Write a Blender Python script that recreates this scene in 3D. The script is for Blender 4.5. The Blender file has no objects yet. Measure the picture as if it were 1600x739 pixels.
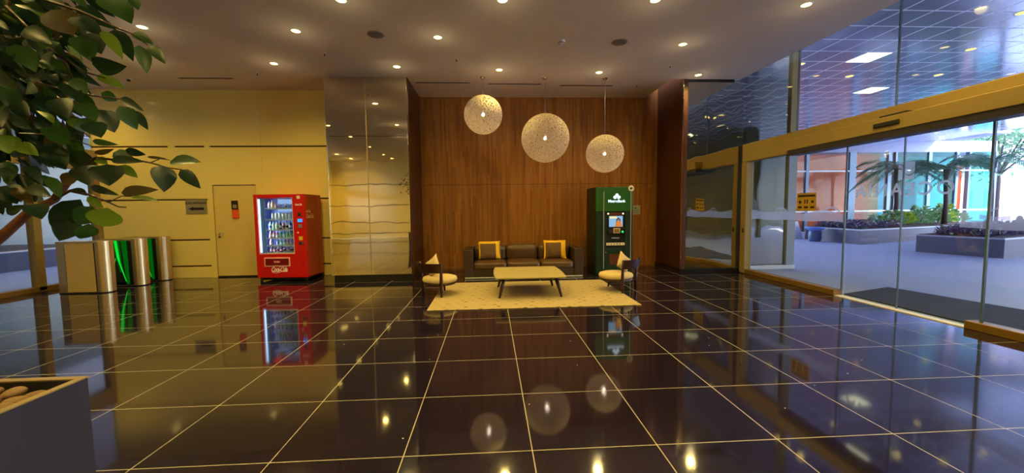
import bpy, bmesh, math, random
from mathutils import Vector, Matrix
random.seed(7)
sc = bpy.context.scene
COL = sc.collection
PI = math.pi

# ------------------------------------------------------------------ materials
def lin(c):
    def f(v):
        v /= 255.0
        return v / 12.92 if v <= 0.04045 else ((v + 0.055) / 1.055) ** 2.4
    return (f(c[0]), f(c[1]), f(c[2]), 1.0)

def new_mat(name):
    m = bpy.data.materials.new(name); m.use_nodes = True
    nt = m.node_tree; nt.nodes.clear()
    out = nt.nodes.new('ShaderNodeOutputMaterial')
    return m, nt, out

def N(nt, t, **kw):
    n = nt.nodes.new(t)
    for k, v in kw.items():
        if k in n.inputs.keys():
            n.inputs[k].default_value = v
        else:
            setattr(n, k, v)
    return n

def mat(name, col, rough=0.5, metal=0.0, var=0.06, scale=8.0, ior=1.5, bump=0.0, bscale=60.0, coat=0.0, stretch=None, emis=None, estr=0.0, sss=0.0):
    """principled surface whose colour and gloss vary slightly with a noise texture"""
    m, nt, out = new_mat(name)
    b = N(nt, 'ShaderNodeBsdfPrincipled')
    b.inputs['Metallic'].default_value = metal
    b.inputs['IOR'].default_value = ior
    b.inputs['Coat Weight'].default_value = coat
    tc = N(nt, 'ShaderNodeTexCoord'); mp = N(nt, 'ShaderNodeMapping')
    nt.links.new(tc.outputs['Object'], mp.inputs['Vector'])
    if stretch: mp.inputs['Scale'].default_value = stretch
    no = N(nt, 'ShaderNodeTexNoise', Scale=scale, Detail=4.0)
    nt.links.new(mp.outputs[0], no.inputs['Vector'])
    mr = N(nt, 'ShaderNodeMapRange'); mr.inputs['To Min'].default_value = 1 - var; mr.inputs['To Max'].default_value = 1 + var
    nt.links.new(no.outputs['Fac'], mr.inputs['Value'])
    mx = N(nt, 'ShaderNodeMix', data_type='RGBA', blend_type='MULTIPLY'); mx.inputs[0].default_value = 1.0
    mx.inputs[6].default_value = lin(col)
    nt.links.new(mr.outputs[0], mx.inputs[7])
    nt.links.new(mx.outputs[2], b.inputs['Base Color'])
    mr2 = N(nt, 'ShaderNodeMapRange'); mr2.inputs['To Min'].default_value = max(0.0, rough * 0.85); mr2.inputs['To Max'].default_value = min(1, rough * 1.15)
    nt.links.new(no.outputs['Fac'], mr2.inputs['Value']); nt.links.new(mr2.outputs[0], b.inputs['Roughness'])
    if bump:
        n2 = N(nt, 'ShaderNodeTexNoise', Scale=bscale, Detail=3.0); nt.links.new(mp.outputs[0], n2.inputs['Vector'])
        bp = N(nt, 'ShaderNodeBump', Strength=bump, Distance=0.02); nt.links.new(n2.outputs['Fac'], bp.inputs['Height'])
        nt.links.new(bp.outputs[0], b.inputs['Normal'])
    if emis:
        b.inputs['Emission Color'].default_value = lin(emis); b.inputs['Emission Strength'].default_value = estr
    nt.links.new(b.outputs[0], out.inputs[0])
    return m

def emit(name, col, strength):
    m, nt, out = new_mat(name)
    e = N(nt, 'ShaderNodeEmission', Strength=strength); e.inputs['Color'].default_value = lin(col)
    nt.links.new(e.outputs[0], out.inputs[0]); return m

def glass(name, tint=(244, 250, 248), refl=1.0, ior=1.5):
    m, nt, out = new_mat(name)
    fr = N(nt, 'ShaderNodeFresnel'); ge = N(nt, 'ShaderNodeNewGeometry')  # same reflectance entering and leaving the thin pane
    nt.links.new(math_node(nt, 'MULTIPLY_ADD', ge.outputs['Backfacing'], 1.0 / ior - ior, ior), fr.inputs['IOR'])
    t = N(nt, 'ShaderNodeBsdfTransparent'); t.inputs[0].default_value = lin(tint)
    g = N(nt, 'ShaderNodeBsdfGlossy', Roughness=0.01); g.inputs[0].default_value = (refl, refl, refl, 1)
    mx = N(nt, 'ShaderNodeMixShader')
    nt.links.new(fr.outputs[0], mx.inputs[0]); nt.links.new(t.outputs[0], mx.inputs[1]); nt.links.new(g.outputs[0], mx.inputs[2])
    nt.links.new(mx.outputs[0], out.inputs[0]); return m

def mirror(name, col, rough=0.03, wob=0.5, scale=1.2):
    """rolled stainless sheet: sharp but slightly wavy reflection"""
    m, nt, out = new_mat(name)
    b = N(nt, 'ShaderNodeBsdfPrincipled', Metallic=1.0, Roughness=rough); b.inputs['Base Color'].default_value = lin(col)
    tc = N(nt, 'ShaderNodeTexCoord'); mp = N(nt, 'ShaderNodeMapping'); mp.inputs['Scale'].default_value = (1.6, 1.0, 0.8)
    nt.links.new(tc.outputs['Object'], mp.inputs[0])
    no = N(nt, 'ShaderNodeTexNoise', Scale=scale, Detail=1.0); nt.links.new(mp.outputs[0], no.inputs[0])
    bp = N(nt, 'ShaderNodeBump', Strength=wob, Distance=0.02); nt.links.new(no.outputs[0], bp.inputs['Height'])
    nt.links.new(bp.outputs[0], b.inputs['Normal']); nt.links.new(b.outputs[0], out.inputs[0]); return m

def frosted(name, col, a):
    m, nt, out = new_mat(name)
    t = N(nt, 'ShaderNodeBsdfTransparent'); d = N(nt, 'ShaderNodeBsdfDiffuse'); d.inputs[0].default_value = lin(col)
    tr = N(nt, 'ShaderNodeBsdfTranslucent'); tr.inputs[0].default_value = lin(col)
    ad = N(nt, 'ShaderNodeMixShader', Fac=0.6); nt.links.new(d.outputs[0], ad.inputs[1]); nt.links.new(tr.outputs[0], ad.inputs[2])
    no = N(nt, 'ShaderNodeTexNoise', Scale=40.0); mr = N(nt, 'ShaderNodeMapRange'); mr.inputs['To Min'].default_value = a - .03; mr.inputs['To Max'].default_value = a + .03
    nt.links.new(no.outputs[0], mr.inputs[0])
    mx = N(nt, 'ShaderNodeMixShader'); nt.links.new(mr.outputs[0], mx.inputs[0])
    nt.links.new(t.outputs[0], mx.inputs[1]); nt.links.new(ad.outputs[0], mx.inputs[2]); nt.links.new(mx.outputs[0], out.inputs[0]); return m

def math_node(nt, op, a, b=None, c=None):
    n = nt.nodes.new('ShaderNodeMath'); n.operation = op
    for i, v in enumerate((a, b, c)):
        if v is None: continue
        if isinstance(v, (int, float)): n.inputs[i].default_value = v
        else: nt.links.new(v, n.inputs[i])
    return n.outputs[0]

def floor_mat():
    m, nt, out = new_mat('polished_black_granite')
    tc = N(nt, 'ShaderNodeTexCoord'); sep = N(nt, 'ShaderNodeSeparateXYZ'); nt.links.new(tc.outputs['Object'], sep.inputs[0])
    def groove(o, off, period, w):
        v = math_node(nt, 'SUBTRACT', o, off); v = math_node(nt, 'DIVIDE', v, period); v = math_node(nt, 'ADD', v, 100.5)
        v = math_node(nt, 'FRACT', v); v = math_node(nt, 'SUBTRACT', v, 0.5); v = math_node(nt, 'ABSOLUTE', v)
        return math_node(nt, 'LESS_THAN', v, w / period / 2)
    gx = groove(sep.outputs[0], 0.238, 0.7952, 0.0065); gy = groove(sep.outputs[1], 1.561, 0.7504, 0.0065)
    g = math_node(nt, 'MAXIMUM', gx, gy)
    vo = N(nt, 'ShaderNodeTexVoronoi', Scale=9.0); nt.links.new(tc.outputs['Object'], vo.inputs['Vector'])
    wn = N(nt, 'ShaderNodeTexWhiteNoise'); nt.links.new(vo.outputs['Position'], wn.inputs['Vector'])
    s1 = math_node(nt, 'LESS_THAN', vo.outputs['Distance'], 0.055); s2 = math_node(nt, 'GREATER_THAN', wn.outputs['Value'], 0.88)
    sp = math_node(nt, 'MULTIPLY', s1, s2)
    # every slab a little different
    vx = math_node(nt, 'FLOOR', math_node(nt, 'DIVIDE', math_node(nt, 'SUBTRACT', sep.outputs[0], 0.238), 0.7952))
    vy = math_node(nt, 'FLOOR', math_node(nt, 'DIVIDE', math_node(nt, 'SUBTRACT', sep.outputs[1], 1.561), 0.7504))
    cb = N(nt, 'ShaderNodeCombineXYZ'); nt.links.new(vx, cb.inputs[0]); nt.links.new(vy, cb.inputs[1])
    w2 = N(nt, 'ShaderNodeTexWhiteNoise'); nt.links.new(cb.outputs[0], w2.inputs['Vector'])
    no = N(nt, 'ShaderNodeTexNoise', Scale=3.0, Detail=5.0); nt.links.new(tc.outputs['Object'], no.inputs[0])
    f = math_node(nt, 'MULTIPLY_ADD', w2.outputs['Value'], 0.4, math_node(nt, 'MULTIPLY', no.outputs[0], 0.6))
    c1 = N(nt, 'ShaderNodeMix', data_type='RGBA'); c1.inputs[6].default_value = (0.008, 0.006, 0.016, 1); c1.inputs[7].default_value = (0.018, 0.012, 0.026, 1)
    nt.links.new(f, c1.inputs[0])
    c2 = N(nt, 'ShaderNodeMix', data_type='RGBA'); nt.links.new(sp, c2.inputs[0]); nt.links.new(c1.outputs[2], c2.inputs[6]); c2.inputs[7].default_value = (0.5, 0.5, 0.55, 1)
    c3 = N(nt, 'ShaderNodeMix', data_type='RGBA'); nt.links.new(g, c3.inputs[0]); nt.links.new(c2.outputs[2], c3.inputs[6]); c3.inputs[7].default_value = (0.40, 0.36, 0.24, 1)
    b = N(nt, 'ShaderNodeBsdfPrincipled', IOR=1.85); nt.links.new(c3.outputs[2], b.inputs['Base Color'])
    r = math_node(nt, 'MULTIPLY_ADD', g, 0.45, math_node(nt, 'MULTIPLY_ADD', no.outputs[0], 0.03, 0.045)); nt.links.new(r, b.inputs['Roughness'])
    nt.links.new(b.outputs[0], out.inputs[0]); return m

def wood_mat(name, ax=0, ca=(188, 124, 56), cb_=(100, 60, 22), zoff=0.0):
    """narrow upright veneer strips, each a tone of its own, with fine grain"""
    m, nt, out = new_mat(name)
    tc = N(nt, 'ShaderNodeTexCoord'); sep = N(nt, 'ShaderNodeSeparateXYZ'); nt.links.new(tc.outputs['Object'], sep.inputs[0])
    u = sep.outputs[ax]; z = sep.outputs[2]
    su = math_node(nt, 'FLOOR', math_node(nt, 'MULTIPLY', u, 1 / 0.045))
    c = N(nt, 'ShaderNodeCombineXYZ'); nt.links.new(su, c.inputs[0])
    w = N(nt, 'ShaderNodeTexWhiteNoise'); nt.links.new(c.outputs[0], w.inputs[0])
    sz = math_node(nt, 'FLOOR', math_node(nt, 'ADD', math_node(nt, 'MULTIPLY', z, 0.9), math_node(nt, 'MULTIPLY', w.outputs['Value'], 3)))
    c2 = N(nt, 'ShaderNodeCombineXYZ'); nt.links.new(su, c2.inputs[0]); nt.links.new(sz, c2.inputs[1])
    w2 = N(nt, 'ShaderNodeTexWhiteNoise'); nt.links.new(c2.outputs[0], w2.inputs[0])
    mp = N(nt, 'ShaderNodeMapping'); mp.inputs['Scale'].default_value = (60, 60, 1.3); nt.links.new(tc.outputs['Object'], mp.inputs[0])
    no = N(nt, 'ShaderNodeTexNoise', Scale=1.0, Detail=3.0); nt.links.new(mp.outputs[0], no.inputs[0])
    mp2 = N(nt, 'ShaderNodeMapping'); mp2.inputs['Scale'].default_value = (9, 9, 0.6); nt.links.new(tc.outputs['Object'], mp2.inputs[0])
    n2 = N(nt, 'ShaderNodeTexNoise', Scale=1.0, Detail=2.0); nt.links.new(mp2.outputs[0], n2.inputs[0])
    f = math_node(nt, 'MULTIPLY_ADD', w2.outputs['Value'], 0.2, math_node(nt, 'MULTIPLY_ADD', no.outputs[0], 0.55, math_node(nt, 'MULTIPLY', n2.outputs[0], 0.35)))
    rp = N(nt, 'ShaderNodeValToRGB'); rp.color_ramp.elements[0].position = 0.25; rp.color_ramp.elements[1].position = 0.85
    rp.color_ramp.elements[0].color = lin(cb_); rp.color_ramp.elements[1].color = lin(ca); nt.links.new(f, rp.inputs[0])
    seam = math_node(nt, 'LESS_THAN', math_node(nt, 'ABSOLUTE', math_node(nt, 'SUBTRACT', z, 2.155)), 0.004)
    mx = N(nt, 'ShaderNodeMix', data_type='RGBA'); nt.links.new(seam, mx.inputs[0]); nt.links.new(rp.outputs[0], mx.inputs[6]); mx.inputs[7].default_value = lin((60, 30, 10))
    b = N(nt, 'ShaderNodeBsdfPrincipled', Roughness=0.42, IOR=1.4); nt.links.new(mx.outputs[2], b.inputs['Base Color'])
    nt.links.new(b.outputs[0], out.inputs[0]); return m

def rug_mat():
    m, nt, out = new_mat('flecked_wool_rug')
    tc = N(nt, 'ShaderNodeTexCoord'); sep = N(nt, 'ShaderNodeSeparateXYZ'); nt.links.new(tc.outputs['Object'], sep.inputs[0])
    ry = math_node(nt, 'MULTIPLY', sep.outputs[1], 1 / 0.115); row = math_node(nt, 'FLOOR', ry)
    rx = math_node(nt, 'ADD', math_node(nt, 'MULTIPLY', sep.outputs[0], 1 / 0.17), math_node(nt, 'MULTIPLY', row, 0.37)); cl = math_node(nt, 'FLOOR', rx)
    c = N(nt, 'ShaderNodeCombineXYZ'); nt.links.new(cl, c.inputs[0]); nt.links.new(row, c.inputs[1])
    w = N(nt, 'ShaderNodeTexWhiteNoise'); nt.links.new(c.outputs[0], w.inputs[0])
    fx = math_node(nt, 'ABSOLUTE', math_node(nt, 'SUBTRACT', math_node(nt, 'FRACT', rx), 0.5)); fy = math_node(nt, 'ABSOLUTE', math_node(nt, 'SUBTRACT', math_node(nt, 'FRACT', ry), 0.5))
    d = math_node(nt, 'MULTIPLY', math_node(nt, 'LESS_THAN', fx, 0.17), math_node(nt, 'LESS_THAN', fy, 0.15))
    strength = math_node(nt, 'POWER', w.outputs['Value'], 2.0)
    d = math_node(nt, 'MULTIPLY', d, strength)
    no = N(nt, 'ShaderNodeTexNoise', Scale=160.0, Detail=2.0); nt.links.new(tc.outputs['Object'], no.inputs[0])
    base = N(nt, 'ShaderNodeMix', data_type='RGBA'); nt.links.new(no.outputs[0], base.inputs[0]); base.inputs[6].default_value = lin((158, 138, 90)); base.inputs[7].default_value = lin((182, 162, 112))
    mx = N(nt, 'ShaderNodeMix', data_type='RGBA'); nt.links.new(d, mx.inputs[0]); nt.links.new(base.outputs[2], mx.inputs[6]); mx.inputs[7].default_value = lin((84, 62, 40))
    b = N(nt, 'ShaderNodeBsdfPrincipled', Roughness=0.95); nt.links.new(mx.outputs[2], b.inputs['Base Color'])
    bp = N(nt, 'ShaderNodeBump', Strength=0.4, Distance=0.004); nt.links.new(no.outputs[0], bp.inputs['Height']); nt.links.new(bp.outputs[0], b.inputs['Normal'])
    nt.links.new(b.outputs[0], out.inputs[0]); return m

def strand_mat():
    """resin-soaked yarn wound into a ball: a dense random net with small openings"""
    m, nt, out = new_mat('woven_string')
    tc = N(nt, 'ShaderNodeTexCoord')
    vo = N(nt, 'ShaderNodeTexVoronoi', feature='DISTANCE_TO_EDGE', Scale=16.0); nt.links.new(tc.outputs['Object'], vo.inputs['Vector'])
    v2 = N(nt, 'ShaderNodeTexVoronoi', feature='DISTANCE_TO_EDGE', Scale=24.0); nt.links.new(tc.outputs['Object'], v2.inputs['Vector'])
    a = math_node(nt, 'LESS_THAN', vo.outputs['Distance'], 0.085); b_ = math_node(nt, 'LESS_THAN', v2.outputs['Distance'], 0.095)
    f = math_node(nt, 'MAXIMUM', a, b_)
    d = N(nt, 'ShaderNodeBsdfDiffuse'); d.inputs[0].default_value = lin((214, 200, 176))
    tr = N(nt, 'ShaderNodeBsdfTranslucent'); tr.inputs[0].default_value = lin((214, 190, 160))
    m1 = N(nt, 'ShaderNodeMixShader', Fac=0.5); nt.links.new(d.outputs[0], m1.inputs[1]); nt.links.new(tr.outputs[0], m1.inputs[2])
    t = N(nt, 'ShaderNodeBsdfTransparent'); m2 = N(nt, 'ShaderNodeMixShader'); nt.links.new(f, m2.inputs[0]); nt.links.new(t.outputs[0], m2.inputs[1]); nt.links.new(m1.outputs[0], m2.inputs[2])
    nt.links.new(m2.outputs[0], out.inputs[0]); return m

def soffit_mat():
    m, nt, out = new_mat('glossy_soffit_panels')
    tc = N(nt, 'ShaderNodeTexCoord'); sep = N(nt, 'ShaderNodeSeparateXYZ'); nt.links.new(tc.outputs['Object'], sep.inputs[0])
    def g(o, off):
        v = math_node(nt, 'FRACT', math_node(nt, 'ADD', math_node(nt, 'DIVIDE', math_node(nt, 'SUBTRACT', o, off), 0.65), 100.5))
        return math_node(nt, 'LESS_THAN', math_node(nt, 'ABSOLUTE', math_node(nt, 'SUBTRACT', v, 0.5)), 0.026)
    gg = math_node(nt, 'MAXIMUM', g(sep.outputs[0], 9.42), g(sep.outputs[1], 9.36))
    b = N(nt, 'ShaderNodeBsdfPrincipled', Metallic=0.3, Roughness=0.12)
    no = N(nt, 'ShaderNodeTexNoise', Scale=0.35); nt.links.new(tc.outputs['Object'], no.inputs[0])
    c0 = N(nt, 'ShaderNodeMix', data_type='RGBA'); nt.links.new(no.outputs[0], c0.inputs[0]); c0.inputs[6].default_value = lin((136, 148, 176)); c0.inputs[7].default_value = lin((166, 162, 190))
    mx = N(nt, 'ShaderNodeMix', data_type='RGBA'); nt.links.new(gg, mx.inputs[0]); nt.links.new(c0.outputs[2], mx.inputs[6]); mx.inputs[7].default_value = lin((246, 248, 255))
    nt.links.new(mx.outputs[2], b.inputs['Base Color']); nt.links.new(math_node(nt, 'MULTIPLY_ADD', gg, 0.5, 0.12), b.inputs['Roughness'])
    nt.links.new(math_node(nt, 'MULTIPLY_ADD', gg, -0.3, 0.3), b.inputs['Metallic'])
    nt.links.new(b.outputs[0], out.inputs[0]); return m

def leaf_mat(name, col, tr=0.35, rough=0.35):
    m, nt, out = new_mat(name)
    tc = N(nt, 'ShaderNodeTexCoord'); no = N(nt, 'ShaderNodeTexNoise', Scale=9.0, Detail=2.0); nt.links.new(tc.outputs['Object'], no.inputs[0])
    mx = N(nt, 'ShaderNodeMix', data_type='RGBA'); nt.links.new(no.outputs[0], mx.inputs[0])
    l = lin(col); mx.inputs[6].default_value = (l[0] * .6, l[1] * .6, l[2] * .7, 1); mx.inputs[7].default_value = (l[0] * 1.3, l[1] * 1.3, l[2] * 1.2, 1)
    b = N(nt, 'ShaderNodeBsdfPrincipled', Roughness=rough); nt.links.new(mx.outputs[2], b.inputs['Base Color'])
    t = N(nt, 'ShaderNodeBsdfTranslucent'); nt.links.new(mx.outputs[2], t.inputs[0])
    ms = N(nt, 'ShaderNodeMixShader', Fac=tr); nt.links.new(b.outputs[0], ms.inputs[1]); nt.links.new(t.outputs[0], ms.inputs[2])
    nt.links.new(ms.outputs[0], out.inputs[0]); return m

M = dict(
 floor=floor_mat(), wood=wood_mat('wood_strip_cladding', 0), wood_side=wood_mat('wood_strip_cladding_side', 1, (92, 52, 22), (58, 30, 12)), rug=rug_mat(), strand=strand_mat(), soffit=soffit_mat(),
 ceiling=mat('ceiling_paint', (232, 222, 210), 0.8, var=0.03, scale=2),
 cream=mat('cream_wall_panel', (246, 224, 132), 0.22, var=0.03, scale=1.5, coat=0.3),
 groove=mat('groove_brown', (70, 46, 20), 0.7),
 door=mat('cream_door_paint', (232, 206, 122), 0.45, var=0.02),
 mirror=mirror('wavy_mirror_steel', (224, 214, 190), 0.02, 0.16, 1.3),
 mirror2=mirror('wavy_mirror_steel_entrance', (205, 200, 186), 0.02, 0.38, 1.6),
 steel=mat('brushed_steel', (220, 196, 146), 0.4, 1.0, 0.08, 30, stretch=(1, 1, 0.05)),
 chrome=mat('polished_chrome', (230, 230, 235), 0.08, 1.0, 0.02),
 black=mat('black_plinth', (22, 18, 20), 0.3), blackm=mat('matt_black', (18, 16, 18), 0.6),
 gold=mat('bronze_yellow_anodised', (150, 126, 68), 0.5, 0.1, 0.05, 4), goldd=mat('door_track_bronze', (138, 104, 42), 0.4, 0.4),
 darktrack=mat('dark_track', (40, 34, 40), 0.5), white=mat('white_enamel', (236, 236, 240), 0.4), greyp=mat('pale_grey_jamb', (150, 162, 172), 0.5),
 glass=glass('clear_glass', ior=1.42), glassb=glass('building_glass', ior=1.2), teal=glass('teal_tinted_glass', (120, 214, 214), 1.0, 1.25), frost=frosted('frosted_film', (180, 186, 214), 0.5), film=frosted('etched_letter_film', (205, 212, 232), 0.6),
 leather=mat('brown_leather', (82, 58, 32), 0.38, var=0.12, scale=14, bump=0.15, bscale=120), leatherd=mat('dark_brown_leather', (56, 40, 25), 0.42, var=0.1, scale=14, bump=0.12, bscale=120),
 yellow=mat('yellow_fabric', (238, 186, 24), 0.8, bump=0.3, bscale=260), cush=mat('brown_cushion_fabric', (104, 76, 44), 0.85, bump=0.4, bscale=220),
 cream_f=mat('cream_upholstery', (206, 182, 130), 0.85, bump=0.3, bscale=260), darkwood=mat('dark_stained_wood', (54, 26, 14), 0.35, var=0.2, scale=20, stretch=(1, 1, .15)),
 tabletop=mat('pale_table_top', (176, 160, 108), 0.35, var=0.03),
 red=mat('vending_red', (206, 20, 12), 0.3, var=0.04, coat=0.4), redd=mat('dark_red_flap', (120, 10, 10), 0.35), white_t=mat('white_lettering', (250, 236, 226), 0.5), pinkf=mat('flap_frame_pale', (250, 190, 170), 0.4),
 vin=mat('vending_interior', (60, 74, 120), 0.5, var=0.15), vshelf=mat('vending_shelf_edge', (190, 205, 240), 0.35), led=emit('cool_led_strip', (190, 215, 255), 5.0), led2=emit('cool_led_panel', (170, 200, 255), 0.9),
 lcd=emit('blue_display', (60, 140, 255), 1.6), yel=mat('yellow_label', (226, 200, 40), 0.5), greyk=mat('grey_keypad', (150, 140, 170), 0.4, 0.3),
 agreen=mat('atm_green', (34, 96, 24), 0.35, var=0.1, scale=2, coat=0.2), agreend=mat('atm_side_green', (14, 42, 14), 0.4), ablk=mat('atm_fascia_black', (20, 22, 18), 0.3), logo=emit('backlit_white_logo', (225, 240, 255), 1.6),
 screen=emit('advert_screen_blue', (150, 200, 235), 0.9), orange_e=emit('advert_orange', (235, 140, 60), 0.9), skin_e=emit('advert_skin', (190, 130, 100), 0.7), hair_e=emit('advert_hair', (90, 60, 45), 0.6), cream_e=emit('advert_cream', (255, 235, 170), 0.95),
 greenled=emit('green_led', (40, 230, 110), 1.8), amberglow=mat('card_reader_brass', (150, 120, 40), 0.4, 0.4), warmbulb=emit('warm_mini_lamp', (255, 240, 190), 3.0), strip=mat('cream_button_strip', (240, 222, 190), 0.5), brownp=mat('atm_brown', (96, 52, 24), 0.3),
 lamp=emit('downlight_diffuser', (255, 226, 130), 14.0), lampc=emit('cool_ceiling_panel', (255, 244, 210), 3.2), bulb=emit('pendant_bulb', (255, 238, 215), 14.0), lampx=emit('soffit_downlight', (255, 224, 110), 3.0),
 gatefront=mat('satin_gate_panel', (214, 184, 108), 0.45, 0.1, 0.05, 5), gateglass=mat('dark_gate_glass', (8, 26, 10), 0.12, coat=0.6), gategreen=emit('gate_green_lamp_and_streak', (20, 255, 60), 0.75), gategreen2=emit('gate_green_reflection_dim', (10, 220, 40), 0.14),
 signgrey=mat('grey_sign_plate', (150, 138, 110), 0.5), ink=mat('dark_ink', (34, 18, 22), 0.6), orange_p=mat('orange_notice', (236, 92, 28), 0.6), tan=mat('ochre_sticker', (178, 142, 40), 0.6), plate=mat('silver_plate', (176, 176, 166), 0.4, 0.3),
 planter=mat('slate_grey_planter', (46, 44, 54), 0.5, var=0.06, scale=3), soil=mat('dark_soil', (48, 34, 22), 0.95, bump=0.6), pebble=mat('river_pebble', (128, 96, 58), 0.6, var=0.25, scale=12), bark=mat('ficus_bark', (112, 66, 42), 0.75, var=0.2, bump=0.4, bscale=40),
 lf0=leaf_mat('leaf_deep_green', (24, 52, 30)), lf1=leaf_mat('leaf_mid_green', (48, 84, 30)), lf2=leaf_mat('leaf_fresh_green', (112, 142, 40), 0.45), lf3=leaf_mat('leaf_brownish', (84, 70, 30)),
 greenwall=mat('grey_green_glazed_wall', (72, 88, 82), 0.3, var=.2, scale=.6), plaza=mat('pale_plaza_paving', (184, 192, 222), 0.55, var=0.03, scale=1.5), mat_d=mat('charcoal_doormat', (44, 46, 60), 0.9, bump=0.5, bscale=200), mulch=mat('mulch', (60, 44, 46), 0.95),
 pstone=mat('grey_planter_stone', (104, 104, 122), 0.7, var=0.06), pcap=mat('pale_planter_cap', (190, 192, 205), 0.5), orange=mat('orange_wall', (226, 88, 30), 0.6, var=0.06, scale=.8), purple=leaf_mat('purple_foliage', (104, 90, 122)), pgreen=leaf_mat('planter_green', (120, 164, 108), 0.4), palm=leaf_mat('palm_green', (86, 124, 98), 0.35), tree=leaf_mat('tree_green', (104, 140, 108), 0.4), treey=leaf_mat('bush_yellowgreen', (150, 176, 60), 0.4),
 ptrunk=mat('palm_trunk', (58, 42, 44), 0.9, var=0.2, bump=0.5), lav2=mat('lavender_spandrel', (128, 134, 166), 0.45, var=0.03), lav=mat('lavender_cladding', (186, 190, 216), 0.45, var=0.03), mull=mat('blue_grey_mullion', (92, 114, 134), 0.4, 0.3), tealp=mat('teal_interior_wall', (64, 166, 176), 0.5, var=0.1, scale=1.2), tealb=mat('teal_blue_interior', (70, 140, 180), 0.5), bwhite=mat('white_building', (226, 222, 230), 0.7), win=mat('building_window', (120, 136, 160), 0.2),
 blue=mat('blue_plastic', (110, 160, 226), 0.35), blued=mat('slate_blue_plastic', (92, 110, 140), 0.4), darkgl=mat('dark_glazed_wall', (44, 52, 48), 0.15, var=.3, scale=.7), carpaint=mat('pink_white_car', (214, 190, 206), 0.25, coat=0.6), tyre=mat('tyre_rubber', (24, 24, 26), 0.8), asphalt=mat('asphalt', (120, 120, 130), 0.9),
)

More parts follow.
